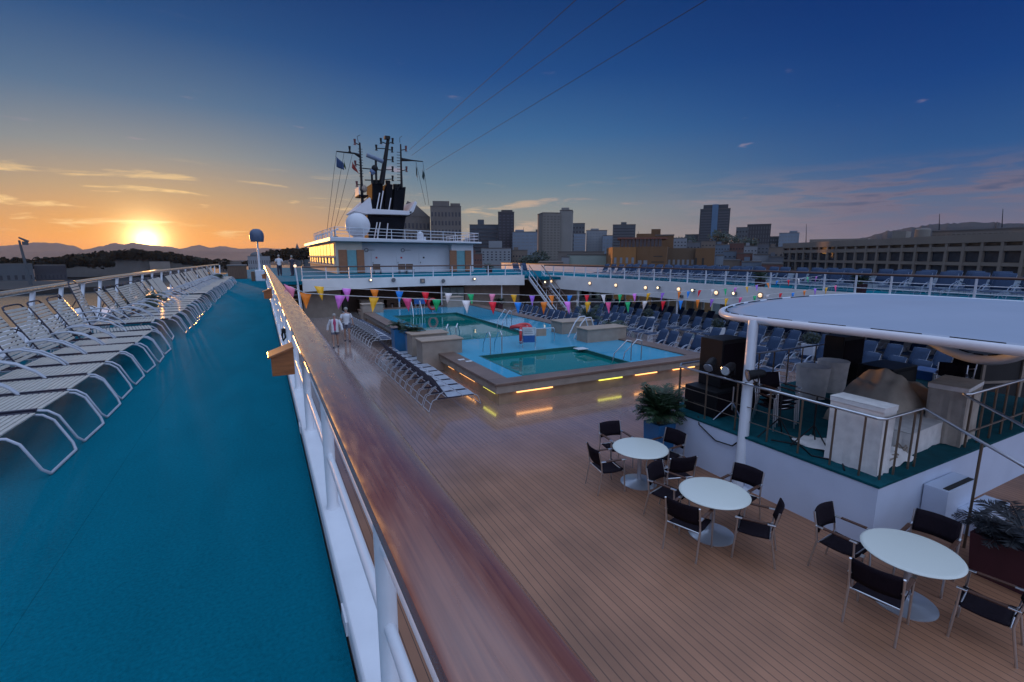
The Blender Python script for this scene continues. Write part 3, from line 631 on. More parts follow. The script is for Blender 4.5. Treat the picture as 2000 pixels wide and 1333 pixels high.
# ================================================================ GALLERY GIRDERS AND THEIR RAILS
def wallpath(name, pts, z0, z1, th, m, label, cat):
    mb = MB(); n = len(pts); inn = []; 
    for i, (x, y) in enumerate(pts):
        a = Vector(pts[max(0, i - 1)]); b = Vector(pts[min(n - 1, i + 1)]); d = (b - a).normalized(); nn = Vector((-d.y, d.x)) * th
        inn.append((x + nn.x, y + nn.y))
    vs = [(x, y, z0) for x, y in pts] + [(x, y, z1) for x, y in pts] + [(x, y, z0) for x, y in inn] + [(x, y, z1) for x, y in inn]
    fs = []
    for i in range(n - 1):
        fs += [(i, i + 1, n + i + 1, n + i), (2 * n + i + 1, 2 * n + i, 3 * n + i, 3 * n + i + 1), (n + i, n + i + 1, 3 * n + i + 1, 3 * n + i), (i + 1, i, 2 * n + i, 2 * n + i + 1)]
    fs += [(0, n, 3 * n, 2 * n), (n - 1, 3 * n - 1, 4 * n - 1, 2 * n - 1)]
    mb.add(vs, fs); return tag(mb.build(name, m), label, cat)
# transverse beam across the far end of the pool well (slightly arched underside)
nseg = 24; xs = [2.46 + (19.9 - 2.46) * i / nseg for i in range(nseg + 1)]
bm_ = MB(); top = [(x, .10 + .03 * math.sin(math.pi * i / nseg)) for i, x in enumerate(xs)]; bot = [(x, -.74 + .16 * math.sin(math.pi * i / nseg)) for i, x in enumerate(xs)]
bm_.extrude_y(bot + top[::-1], 36.4, 37.0)
tag(bm_.build('far_girder', m_gloss_white), 'white arched beam spanning the far end of the pool well', 'girder')
SG = [(21.7, 36.4), (21.9, 34), (22.3, 30), (22.75, 26), (23.0, 22), (23.1, 17), (23.1, 10), (23.1, 4), (23.0, -6)]
wallpath('starboard_girder', SG, -.98, .10, .3, m_gloss_white, 'long white side girder of the starboard gallery with round lamps', 'girder')
def gallery_rail(name, label, pts, h, step, bars=(.33, .62)):
    t = thing(name, label, 'railing')
    P_ = [Vector((x, y, 0)) for x, y in pts]; seg = []; tot = 0
    for a, b in zip(P_, P_[1:]): seg.append((tot, a, b)); tot += (b - a).length
    def at(s):
        for s0, a, b in reversed(seg):
            if s >= s0 - 1e-6: return a + (b - a) * min(1, (s - s0) / (b - a).length)
    n = max(1, round(tot / step))
    for i in range(n + 1):
        q = at(tot * i / n); MB().box(q.x - .03, q.x + .03, q.y - .03, q.y + .03, .09, h - .02).build('post', m_white_tube, t)
    for z in bars: MB().tube([(q.x, q.y, z) for q in P_], .018, 6).build('rail_bar', m_white_tube, t, smooth=True)
    MB().tube([(q.x, q.y, h) for q in P_], [.05] * len(P_), 8).build('cap_rail', m_brownrail, t, smooth=True)
    return t
gallery_rail('gallery_rail', 'white rail with thin brown cap on the far beam in front of the deckhouse', [(2.5, 36.7), (19.8, 36.7)], .95, 1.55)
gallery_rail('gallery_rail', 'long white starboard gallery rail with brown cap above the round lamps', [(x + .15, y) for x, y in SG[:-1]], .92, 1.35)
# thin white post standing at the port corner of the far beam, with brace
t = thing('stay_post', 'thin white post leaning at the port corner of the far beam', 'post', (0, 0, 0))
MB().bar((2.35, 35.9, -2.8), (2.05, 35.9, 1.0), .05, 8).build('pole', m_white_tube, t, smooth=True)
MB().sphere((2.05, 35.9, 1.04), .1, 10, 6).build('finial', m_lamp, t, smooth=True)
# port side stair down in the corner (mostly behind the handrail)
t = thing('stair', 'short grey stair at the port corner below the deck edge', 'stair', (0, 0, 0))
for i in range(9): MB().box(.6, 2.1, 36.2 - i * .28, 36.45 - i * .28, -.35 - i * .28, -.31 - i * .28).build('tread', m_greybox, t)
for x in (.58, 2.12): MB().extrude_x([(36.4, -.2), (36.4, -.45), (33.9, -2.8), (33.6, -2.8)], x - .03, x + .03).build('stringer', m_white_tube, t)

# round wall lamps ----------------------------------------------------
def wall_lamp(loc, rz, label, r=.13, group='round lit lamps on the starboard girder'):
    def mk():
        t = thing('wall_lamp', '-', 'wall lamp')
        b = MB(); b.tube([(0, 0, 0), (-.05, 0, 0)], .155, 16); b.build('backplate', m_tancap, t)
        d = MB(); d.tube([(-.05, 0, 0), (-.10, 0, 0), (-.135, 0, 0), (-.15, 0, 0)], [.105, .095, .07, .03], 16); d.build('diffuser', m_lamp, t, smooth=True)
        return t
    return place('lamp', mk, loc, rz, label, group)
LP = [(35.05,-0.396), (30.266,-0.339), (27.56,-0.355), (24.782,-0.381), (22.035,-0.321), (19.267,-0.36), (16.532,-0.312), (13.768,-0.285)]
def sgx(y):
    for (xa, ya), (xb, yb) in zip(SG, SG[1:]):
        if ya >= y >= yb: return xa + (xb - xa) * (ya - y) / (ya - yb)
    return 23.1
for i, (y, z) in enumerate(LP):
    yy = min(y, 35.5); a = math.atan2(sgx(yy + .5) - sgx(yy - .5), 1.0)
    wall_lamp((sgx(yy) - .001, yy, min(z, -.3)), -a, 'round warm lit lamp on the starboard girder, %s from the stair' % nth(i))
def flood(loc, rz, label, lit=True, group=None):
    t = thing('floodlight', label, 'floodlight', loc, rz, group)
    MB().box(-.22, -.05, -.11, .11, -.09, .09).build('housing', m_greybox, t, bevel=.02)
    MB().bar((0, 0, .0), (-.12, 0, 0), .03, 8).build('bracket', m_greybox, t)
    g = MB(); g.tube([(-.221, 0, 0), (-.235, 0, 0)], [.07, .06], 12); g.build('lens', m_flood if lit else m_glass, t)
    return t
for i, (y, z) in enumerate([(23.607,-0.315), (20.866,-0.312), (18.05,-0.307)]):
    flood((sgx(y), y, z), R(10), 'small bright floodlight between round lamps on the starboard girder, %s from the stair' % nth(i), True, 'bright floodlights on the starboard girder')
flood((23.1, (21.772,-0.494)[0], -.75), 0, 'unlit grey hooded floodlight low on the starboard girder', False)
for i, ((x, z), lab, lit) in enumerate([((7.043,-0.013), 'bright round lamp near the port end of the far beam', True), ((15.219,-0.111), 'bright round lamp near the starboard end of the far beam', True)]):
    flood((x, 36.4, z), R(90), lab, lit)
for (u, z), lab in [((8.727,-0.05), 'dark round loudspeaker on the far beam beside the lit lamp'), ((12.614,-0.215), 'small dark camera housing on the far beam')]:
    t = thing('deck_speaker', lab, 'speaker', (u, 36.4, z)); MB().tube([(0, 0, 0), (0, -.12, 0), (0, -.2, 0)], [.1, .16, .13], 14).build('horn', m_greybox, t, smooth=True); MB().bar((0, -.12, .1), (0, 0, .14), .02).build('bracket', m_dark, t)
u, z = (10.964,-0.177)
t = thing('junction_box', 'square grey box mounted mid way along the far beam', 'junction box', (u, 36.4, z)); MB().box(-.17, .17, -.1, -.001, -.17, .17).build('case', m_greybox, t, bevel=.01); MB().box(-.1, .1, -.112, -.101, -.1, .1).build('grille', m_tancap, t)

# ---- stair in the starboard far corner
t = thing('stair', 'open white stair with double handrails rising to the starboard gallery corner', 'stair', (0, 0, 0))
s0, s1 = Vector((20.15, 30.6, -2.78)), Vector((20.9, 36.3, -.02)); wst = 1.15; nst = 14
for i in range(nst):
    k = (i + .5) / nst; q = s0.lerp(s1, k); MB().box(q.x - wst / 2 + .45 * 0, q.x + wst / 2, q.y - .14, q.y + .14, q.z - .02, q.z + .02).build('tread', m_brown, t)
for s_ in (-1, 1):
    dxs = Vector((s_ * (wst / 2 + .04), 0, 0)); a = s0 + dxs; b = s1 + dxs
    MB().add([(a.x - .03, a.y - .25, a.z), (a.x + .03, a.y - .25, a.z), (b.x + .03, b.y, b.z + .02), (b.x - .03, b.y, b.z + .02), (a.x - .03, a.y + .15, a.z), (a.x + .03, a.y + .15, a.z), (b.x + .03, b.y, b.z - .28), (b.x - .03, b.y, b.z - .28)],
             [(0, 1, 2, 3), (4, 7, 6, 5), (0, 3, 7, 4), (1, 5, 6, 2), (0, 4, 5, 1), (3, 2, 6, 7)]).build('stringer', m_white_tube, t)
    for h in (.45, .95):
        u_ = Vector((0, 0, h)); MB().tube([a + u_ * .2 + Vector((0, -.15, 0)), a + u_, b + u_], .03, 8).build('handrail', m_white_tube if h < .9 else m_brownrail, t, smooth=True)
    for k in (.02, .35, .68, .98):
        q = a.lerp(b, k); MB().bar(q, q + Vector((0, 0, .95)), .022, 6).build('baluster', m_white_tube, t)
x_, z_ = (19.732,-0.387)
flood((20.85 - .7, 33.5, -.35), R(70), 'lit lamp on the stringer of the starboard stair')

# ================================================================ UNDER THE GALLERIES
def wall(name, mb, m, label, cat='wall', **k): return tag(mb.build(name, m, **k), label, cat)
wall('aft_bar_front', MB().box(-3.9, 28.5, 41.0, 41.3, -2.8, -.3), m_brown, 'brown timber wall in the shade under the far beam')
wall('under_deck_soffit', MB().box(2.3, 21, 37.01, 43, -.30, -.235), m_whitewall, 'soffit under the far deck', 'ceiling')
t = thing('panel_wall', 'pale beige panel wall at the port end under the far beam', 'wall', (0, 0, 0))
MB().box(2.55, 5.2, 38.2, 38.5, -2.8, -.76).build('panel', m_tan, t); MB().box(5.25, 5.6, 38.0, 38.4, -2.8, -.76).build('door_edge', m_dark, t)
t = thing('panel_wall', 'plain grey tan wall left of the starboard stair under the far beam', 'wall', (0, 0, 0))
MB().box(15.3, 20.6, 38.6, 38.9, -2.8, -.76).build('panel', m_tan, t)
for i in range(3): MB().box(13.4 + i * .62, 13.98 + i * .62, 38.6, 38.7, -2.5, -.9).build('window', m_skyglass, t)
t = thing('service_counter', 'long grey tan service counter under the far beam behind the swimming pool', 'counter', (0, 0, 0))
MB().box(6.8, 8.6, 39.4, 40.2, -2.8, -1.75).build('body', m_tan, t, bevel=.02); MB().box(8.9, 12.4, 39.6, 40.3, -2.8, -1.75).build('shelf_unit', m_brown, t, bevel=.02); MB().box(6.7, 12.5, 39.3, 40.35, -1.745, -1.70).build('counter_top', m_tancap, t)
for i in range(9):
    o = thing('bar_stool', 'dark bar stool at the counter under the far beam, %s from the port side' % nth(i), 'bar stool', (7.3 + i * .62, 38.9, -2.8), 0, 'bar stools at the counter')
    MB().lathe([(.15, .68), (.19, .7), (.19, .74), (.15, .76)], n=12).build('seat', m_blackfab, o); MB().lathe([(.16, 0), (.16, .02), (.03, .04), (.03, .68)], n=10).build('stem', m_chrome, o)
for i, x in enumerate((9.2, 12.6, 17.9)):
    o = thing('pillar', 'thin white pillar under the far beam, %s from the port side' % nth(i), 'pillar', (x, 36.75, -2.8)); MB().tube([(0, 0, 0), (0, 0, 2.2)], .06, 10).build('shaft', m_white_tube, o, smooth=True); MB().lathe([(.13, 0), (.13, .03), (.06, .05)], n=12).build('foot', m_white_tube, o)
for i, y in enumerate((31.85, 22.3, 17.4, 12.2, 7.0)):
    o = thing('pillar', 'slim white pillar under the starboard gallery, %s from the stair' % nth(i), 'pillar', (sgx(y) + .2, y, -2.8)); MB().tube([(0, 0, 0), (0, 0, 1.85)], .07, 10).build('shaft', m_white_tube, o, smooth=True); MB().lathe([(.15, 0), (.15, .03), (.07, .05)], n=12).build('foot', m_white_tube, o)
# windowed side screen on the starboard side of the lower deck
def clear_glass(name):
    m = bpy.data.materials.new(name); m.use_nodes = True; t_ = m.node_tree; t_.nodes.clear()
    a = t_.nodes.new('ShaderNodeBsdfTransparent'); a.inputs[0].default_value = (.97, 1, .95, 1); g = t_.nodes.new('ShaderNodeBsdfGlossy'); g.inputs['Roughness'].default_value = .03
    f = t_.nodes.new('ShaderNodeFresnel'); f.inputs['IOR'].default_value = 1.25; mx = t_.nodes.new('ShaderNodeMixShader'); o_ = t_.nodes.new('ShaderNodeOutputMaterial')
    t_.links.new(f.outputs[0], mx.inputs[0]); t_.links.new(a.outputs[0], mx.inputs[1]); t_.links.new(g.outputs[0], mx.inputs[2]); t_.links.new(mx.outputs[0], o_.inputs['Surface']); return m
m_clear = clear_glass('clear_screen_glass')
t = thing('window_screen', 'long glazed screen with pale frames along the starboard side behind the blue loungers', 'window wall', (0, 0, 0))
MB().box(27.0, 27.2, -6, 38.5, -2.8, -2.15).build('sill_wall', m_whitewall, t)
MB().box(27.0, 27.2, -6, 38.5, -.55, -.24).build('head_wall', m_whitewall, t)
m_curtain = mat('pale_olive_curtain', (.50, .46, .28), .7, var=.5, scale=2.0, stretch=(1, 7, .6))
for i in range(27):
    y = -5.8 + i * 1.64
    w = MB().box(27.08, 27.12, y + .06, y + 1.58, -2.15, -.55).build('pane', m_clear if i % 4 else m_curtain, t)
    MB().box(27.03, 27.17, y - .06, y + .06, -2.15, -.55).build('mullion', m_whitewall, t)
tag(MB().box(23.45, 27.5, -6, 34.4, -.30, -.235).build('gallery_soffit', m_whitewall), 'soffit under the starboard gallery deck', 'ceiling')
# gallery outboard bulwark
tag(MB().box(29.2, 29.3, -6, 60, -.1, .75).build('gallery_bulwark', m_white_tube), 'pale bulwark along the outboard side of the starboard gallery', 'bulwark')
tag(MB().box(29.15, 29.35, -6, 60, .76, .82).build('bulwark_cap', m_brownrail), 'brown cap along the outboard bulwark of the starboard gallery', 'bulwark')

# ================================================================ DECKHOUSE, FUNNEL, MASTS
t = thing('deckhouse', 'white deckhouse beyond the far beam with sunlit golden port side and teak shutters', 'deckhouse', (0, 0, 0))
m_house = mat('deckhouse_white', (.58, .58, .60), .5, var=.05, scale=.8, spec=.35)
m_houseside = mat('deckhouse_side_sun_tint', (.52, .46, .38), .85, var=.08, scale=1.5, spec=.05)  # house white, darkened and warmed in colour for the sunlit port side
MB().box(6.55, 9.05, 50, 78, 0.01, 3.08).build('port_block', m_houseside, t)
MB().box(18.4, 20.9, 50, 78, 0.01, 3.0).build('starboard_block', m_house, t)
MB().box(9.051, 18.399, 50.8, 78, 0.01, 3.0).build('centre_wall', m_house, t)
rf = MB(); rf.prism([(6.0, 49.2), (21.6, 49.2), (21.6, 79), (6.0, 79)], [3.09, 3.02, 3.02, 3.09], [3.50, 3.20, 3.20, 3.50]); rf.build('roof_slab', m_house, t, bevel=.06)
# port side glazing bands catching the sun
for j, (z0, z1) in enumerate([(.95, 1.5), (1.75, 2.9)]):
    for i in range(9):
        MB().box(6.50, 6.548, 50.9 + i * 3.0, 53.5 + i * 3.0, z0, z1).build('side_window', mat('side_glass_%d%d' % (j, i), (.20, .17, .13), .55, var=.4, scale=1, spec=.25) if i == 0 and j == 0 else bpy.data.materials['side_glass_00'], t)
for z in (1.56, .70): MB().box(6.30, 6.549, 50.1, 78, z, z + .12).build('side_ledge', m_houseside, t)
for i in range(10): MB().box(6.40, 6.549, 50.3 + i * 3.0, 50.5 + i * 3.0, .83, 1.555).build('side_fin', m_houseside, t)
for (xa, xb, mm, nm) in [((6.775,1.727)[0], (7.564,1.727)[0], m_shutter, 'shutter'), ((7.583,1.727)[0], (8.452,1.728)[0], m_teal, 'glass_door'), ((8.481,1.728)[0], (9.188,1.728)[0], m_shutter, 'shutter'),
                         ((18.128,1.73)[0], (18.917,1.73)[0], m_shutter, 'shutter'), ((18.946,1.73)[0], (19.866,1.731)[0], m_teal, 'glass_door'), ((19.895,1.731)[0], (20.618,1.731)[0], m_shutter, 'shutter')]:
    if nm == 'shutter': MB().box(xa, xb, 49.85, 49.995, .05, 2.3).build(nm, mm, t, bevel=.02)
    else: MB().box(xa, xb, 49.92, 49.995, .05, 2.27).build(nm, mm, t)
for x0 in (10.05, 12.6, 15.0):
    d = MB().box(x0, x0 + 1.0, 50.76, 50.798, .05, 2.0).build('door', m_house, t); MB().box(x0 + .12, x0 + .16, 50.70, 50.758, .95, 1.1).build('handle', m_dark, d)
    MB().box(x0 + .42, x0 + .6, 50.74, 50.758, 1.45, 1.62).build('sign', m_red if x0 < 14 else m_dark, d)
for x0 in (9.6, 13.3):
    MB().tube([(x0 + .17 * math.cos(a), 50.74, 2.3 + .17 * math.sin(a)) for a in [k * math.pi / 8 for k in range(16)]], .03, 6, closed=True).build('porthole_ring', m_greybox, t)
    MB().bar((x0 + .2, 50.74, 2.3), (x0 + .8, 50.74, 2.3), .02, 6).build('pipe', m_greybox, t)
def bigrail(label, pts, z0, h, step, m=m_white_tube):
    t = thing('roof_rail', label, 'railing'); P_ = [Vector(q) for q in pts]
    for a, b in zip(P_, P_[1:]):
        n = max(1, round((b - a).length / step))
        for i in range(n + 1): q = a.lerp(b, i / n); MB().bar((q.x, q.y, q.z), (q.x, q.y, q.z + h), .035, 6).build('post', m, t)
    for z in (h * .35, h * .68, h): MB().tube([(q.x, q.y, q.z + z) for q in P_], .028 if z < h else .035, 6).build('rail_bar', m, t)
bigrail('white rail around the roof of the deckhouse', [(6.2, 66, 3.48), (6.3, 58, 3.48), (6.5, 49.6, 3.48), (21.4, 49.6, 3.18), (21.4, 60, 3.18)], 0, .95, 1.35)
# small roof clutter along the port edge
for i in range(7):
    y = 52 + i * 3.2; o = thing('roof_vent', 'small pipe vent on the port edge of the deckhouse roof, %s from the front' % nth(i), 'vent', (6.9, y, 3.45), 0, 'pipe vents on the deckhouse roof')
    MB().tube([(0, 0, 0), (0, 0, .7), (.1, 0, .9), (.3, 0, .9)], [.07, .07, .08, .12], 8).build('pipe', m_white_tube, o, smooth=True); MB().box(-.2, .2, -.2, .2, -.02, .2).build('base', m_greybox, o)
dx_, dz_ = (8.902,4.715)
t = thing('satellite_dome', 'big white satellite dome on the deckhouse roof before the funnel', 'satellite dome', (dx_, 50.9, dz_))
MB().lathe([(1.2 * math.sin(math.pi * i / 16) + .001, -1.2 * math.cos(math.pi * i / 16)) for i in range(2, 17)], n=28).build('dome', m_house, t, smooth=True)
MB().lathe([(.5, -1.6), (.5, -1.1)], n=14).build('pedestal', m_white_tube, t)
o = thing('radar_dome', 'little white domed box behind the deckhouse roof rail', 'satellite dome', (15.1, 50.4, 3.25)); MB().lathe([(.35, 0), (.35, .6), (.28, .85), (.02, 1.0)], n=14).build('dome', m_house, o, smooth=True); MB().box(.3, .55, -.2, .2, 0, .4).build('base', m_white_tube, o)
# funnel
Yf = 55.5
def Fp(u, v): return None
t = thing('funnel', 'black funnel with a white winged collar rising above the deckhouse', 'funnel', (0, 0, 0))
a0 = (10.788,3.395); a1 = (14.365,3.446); a2 = (15,6.231); a3 = (10.759,6.075)
MB().add([(a0[0], 55.5, 3.2), (a1[0], 55.5, 3.2), (a1[0], 60, 3.2), (a0[0], 60, 3.2), (a3[0], 55.3, a3[1]), (a2[0], 55.3, a3[1]), (a2[0], 60.5, a3[1]), (a3[0], 60.5, a3[1])],
         [(3, 2, 1, 0), (4, 5, 6, 7), (0, 1, 5, 4), (1, 2, 6, 5), (2, 3, 7, 6), (3, 0, 4, 7)]).build('lower_casing', m_funnel, t)
cb = (10.685,6.182); cc = (15.628,6.26); ct = (10.928,6.727); 
col = MB()
col.extrude_y([(10.539,6.162), (15.222,6.23), (15.702,6.637), (11.104,6.718)], 54.6, 61)
col.build('collar', m_house, t, bevel=.05)
MB().extrude_y([(9.175,6.373), (10.591,6.137), (11.16,6.747), (11.051,7.83), (10.893,7.875)], 54.6, 60).build('port_wing', m_house, t, bevel=.04)
MB().extrude_y([(15.163,6.2), (15.7,6.581), (16.145,7.599), (15.917,7.754), (15.238,6.673)], 54.6, 60).build('starboard_wing', m_house, t, bevel=.04)
MB().extrude_y([(14.639,5.937), (15.469,6.192), (15.959,6.662), (14.665,6.61)], 55.5, 60).build('wing_fill', m_funnel, t)
for nm, q in (('exhaust_casing', [(11.291,6.568), (12.566,6.62), (12.583,9.438), (11.433,9.47)]), ('exhaust_casing', [(12.588,6.629), (13.379,6.661), (13.67,9.466), (12.999,9.531)]), ('exhaust_casing', [(13.542,6.684), (14.755,6.733), (15.117,9.308), (13.874,9.122)])):
    MB().extrude_y(q, 55.3, 58.5).build(nm, m_funnel, t, bevel=.06)
for i, (x, z) in enumerate([(11.806,9.574), (12.302,9.606), (13.362,9.622), (14.198,9.294), (14.715,9.326)]):
    MB().tube([(x, 56.3, z - .6), (x, 56.3, z + .35)], [.28, .28], 12).build('exhaust_pipe', m_black, t, smooth=True)
for (q1, q2) in (((11.312,3.593), (11.724,5.338)), ((11.641,3.598), (12.053,5.348)), ((12.641,3.614), (12.881,5.265)), ((11.735,6.736), (12.143,8.462)), ((12.118,6.753), (12.536,8.698)), ((13.055,6.684), (13.334,7.993))):
    MB().bar((q1[0], 55.1, q1[1]), (q2[0], 55.1, q2[1]), .07, 8).build('drain_pipe', m_chrome, t, smooth=True)
lp = (10.725,8.331); MB().box((9.868,8.23)[0], (10.83,8.284)[0], 54.7, 57, lp[1] - .35, lp[1] - .2).build('platform', m_funnel, t)
MB().box((9.868,8.23)[0], (9.868,8.23)[0] + .08, 54.7, 57, lp[1] - .2, lp[1] + .6).build('platform_screen', m_white_tube, t)
MB().sphere(((10.484,8.845)[0], 55.4, (10.484,8.845)[1]), .42, 12, 8).build('platform_tank', m_tan, t, smooth=True)

def mast(name, label, base, topq, r, Y=55.2, arms=(), m=m_black):
    t = thing(name, label, 'mast', (0, 0, 0))
    MB().tube([(base[0], Y, base[1]), (topq[0], Y, topq[1])], [r, r * .55], 10).build('pole', m, t, smooth=True)
    return t
def hornlamp(t, a, b, Y=55.2, red=False):
    MB().bar((a[0], Y, a[1]), (b[0], Y, b[1]), .05, 6).build('bracket', m_black, t)
    MB().tube([(b[0], Y, b[1] - .22), (b[0], Y, b[1] - .05), (b[0], Y, b[1] + .05), (b[0], Y, b[1] + .35)], [.16, .07, .1, .13], 8).build('navigation_lamp', mat('red_lamp_housing', (.12, .03, .03), .5) if red and 'red_lamp_housing' not in bpy.data.materials else (bpy.data.materials['red_lamp_housing'] if red else m_black), t)
t = mast('main_mast', 'thick black raked main mast with lamp brackets above the funnel', (12.394,9.413), (13.356,14.255), .30)
for a, b in (((13.245,13.615), (12.543,13.806)), ((13.245,13.615), (13.812,13.935)), ((13.059,13.125), (12.021,13.079)), ((13.167,13.083), (13.718,13.029)), ((12.953,12.009), (13.731,12.022)), ((12.739,10.931), (13.687,11.004)), ((12.524,9.85), (13.646,10.034))):
    hornlamp(t, a, b)
q1, q2 = (12.938,14.107), (13.492,14.217); MB().box(q1[0], q2[0], 54.9, 55.5, q1[1], q1[1] + .3).build('crosstree', m_black, t)
q1, q2 = (10.468,10.913), (12.571,10.865); MB().bar((q1[0], 55.2, q1[1]), (q2[0], 55.2, q2[1]), .06, 6).build('spreader', m_black, t)
q1, q2 = (10.619,9.72), (12.411,9.789); MB().bar((q1[0], 55.2, q1[1]), (q2[0], 55.2, q2[1]), .06, 6).build('spreader', m_black, t)
t = thing('radar_scanner', 'long slanted radar scanner bar on a short black post beside the main mast', 'radar', (0, 0, 0))
q1, q2 = (10.845,12.19), (12.53,11.664); MB().bar((q1[0], 54.6, q1[1]), (q2[0], 54.6, q2[1]), .22, 10).build('scanner', mat('radar_grey', (.14, .18, .25), .5), t, smooth=True)
q1, q2 = (11.72,9.4), (11.782,11.808); MB().bar((q1[0], 54.6, q1[1]), (q2[0], 54.6, q2[1]), .12, 8).build('post', m_black, t); MB().sphere((q2[0] - .15, 54.6, q2[1] - .9), .35, 10, 6).build('motor', m_black, t, smooth=True)
q1, q2 = (11.309,9.386), (11.312,10.538); MB().bar((q1[0], 54.7, q1[1]), (q2[0], 54.7, q2[1]), .12, 8).build('side_post', m_black, t); MB().sphere((q2[0] + .1, 54.7, q2[1]), .32, 10, 6).build('small_dome', mat('small_dome_grey', (.12, .17, .28), .4), t, smooth=True)
t = mast('signal_mast', 'port signal mast with ladder rungs, flag yard and red lamps', (10.281,7.319), (10.313,13.479), .16)
for a, b in (((10.326,13.225), (9.815,13.429)), ((10.322,11.161), (9.75,11.27)), ((10.324,9.175), (9.795,9.194))): hornlamp(t, a, b, red=True)
q1, q2 = (7.915,12.385), (10.268,12.14); MB().tube([(q1[0], 55.2, q1[1]), ((9.704,12.346)[0], 55.2, (9.704,12.346)[1]), (q2[0], 55.2, q2[1])], [.06, .09, .22], 8).build('yard', m_black, t)
hornlamp(t, (9.29,12.36), (9.256,12.662))
for i in range(12):
    a, b = (703.5 + .25 * i, 291 + 5 * i), None
LR = [(10.568,12.837), (10.531,10.082)]
for i in range(11):
    k = i / 10; x = LR[0][0] + (LR[1][0] - LR[0][0]) * k; z = LR[0][1] + (LR[1][1] - LR[0][1]) * k; MB().bar((x - .45, 55.2, z), (x, 55.2, z), .03, 4).build('rung', m_black, t)
q = (10.182,13.466); MB().tube([(q[0], 55.2, q[1]), (q[0] - .1, 55.2, q[1] + .6), (q[0] + .25, 55.2, q[1] + .8)], .025, 4).build('wind_vane', m_black, t)
t = mast('signal_mast', 'starboard signal mast with ladder rungs and short flag yard', (14.601,9.119), (14.672,13.756), .14)
for a, b in (((14.675,13.118), (15.249,13.279)), ((14.646,10.97), (15.224,11.122))): hornlamp(t, a, b, red=True)
q1, q2 = (14.693,12.158), (17.125,12.147); MB().tube([(q1[0], 55.2, q1[1]), (q1[0] + 1.2, 55.2, q1[1]), (q2[0], 55.2, q2[1])], [.2, .08, .05], 8).build('yard', m_black, t)
LR = [(14.496,12.889), (14.433,9.925)]
for i in range(11):
    k = i / 10; x = LR[0][0] + (LR[1][0] - LR[0][0]) * k; z = LR[0][1] + (LR[1][1] - LR[0][1]) * k; MB().bar((x - .3, 55.2, z), (x + .1, 55.2, z), .03, 4).build('rung', m_black, t)
q1, q2 = (14.105,8.871), (14.596,9.719); MB().bar((q1[0], 55.2, q1[1]), (q2[0], 55.2, q2[1]), .06, 6).build('strut', m_black, t)
q = (14.594,13.908); MB().tube([(q[0], 55.2, q[1]), (q[0], 55.2, q[1] + .5), (q[0] + .25, 55.2, q[1] + .7)], .025, 4).build('wind_vane', m_black, t)
# flags and halyards
def flag(label, pts, m, seed=0):
    mb = MB(); P_ = [Vector((x, 55.2, z)) for x, z in pts]    # quad corners: hoist top, hoist bottom, fly bottom, fly top
    mb.grid(lambda i, j: (lambda q: (q.x, q.y + .12 * math.sin(6 * i + seed), q.z))((P_[0].lerp(P_[3], i)).lerp(P_[1].lerp(P_[2], i), j)), 8, 4)
    return tag(mb.build('signal_flag', m, smooth=True, solid=.01), label, 'flag')
flag('dark blue flag hanging from the outer end of the port yard', [(7.885,11.878), (7.824,10.859), (8.571,10.56), (8.558,11.224)], mat('flag_blue', (.03, .06, .14), .8))
flag('slim green and yellow flag beside the dark blue flag', [(8.633,11.639), (8.572,11.021), (8.703,10.621), (8.76,10.728)], mat('flag_green', (.05, .09, .03), .8))
flag('red flag drooping near the port signal mast', [(9.476,11.505), (9.364,10.878), (10.063,10.257), (9.924,10.611)], mat('flag_red', (.28, .04, .03), .8))
flag('narrow dark green flag on the starboard yard, inner of two', [(16.324,11.916), (16.317,10.877), (16.434,10.005), (16.409,10.994)], mat('flag_dark', (.02, .05, .05), .8))
flag('narrow green flag on the outer end of the starboard yard', [(17.103,11.487), (16.985,10.596), (17.174,9.999), (17.253,10.615)], bpy.data.materials['flag_dark'])
m_line = mat('thin_line', (.02, .022, .03), .8, var=0, spec=.1)
for i, (a, b, lab) in enumerate([((7.912,12.335), (6.235,4.228), 'outermost halyard below the port yard'), ((8.671,12.303), (6.571,4.236), 'second halyard below the port yard'), ((9.49,12.225), (6.91,4.244), 'third halyard below the port yard'),
                                 ((9.594,8.394), (7.28,4.752), 'short halyard below the lamp platform'), ((16.328,12.026), (16.584,7.253), 'inner halyard below the starboard yard'), ((17.122,12.037), (16.987,7.163), 'outer halyard below the starboard yard')]):
    tag(MB().tube([(a[0], 55.2, a[1]), (b[0], 53.0, b[1])], .018, 4).build('halyard', m_line), lab, 'halyard')
# three long stays overhead, from the masts to the aft mast behind the viewer
for a, b, lab in [((15.649,13.263), (5.035,7.46,5.915), 'highest of the three long stays crossing the sky'), ((15.859,12.69), (5.687,6.975,5.853), 'middle one of the three long stays crossing the sky'), ((17.454,11.293), (6.602,6.117,5.69), 'lowest of the three long stays crossing the sky')]:
    A = Vector((a[0], 55.2, a[1])); B = Vector(b); E_ = A + (B - A) * 1.25
    n_ = 14; pts = [A.lerp(E_, i / n_) + Vector((0, 0, -.5 * math.sin(math.pi * i / n_) * 0)) for i in range(n_ + 1)]
    tag(MB().tube(pts, [.015 - .0105 * i / n_ for i in range(n_ + 1)], 5).build('wire_stay', m_line), lab, 'wire stay')
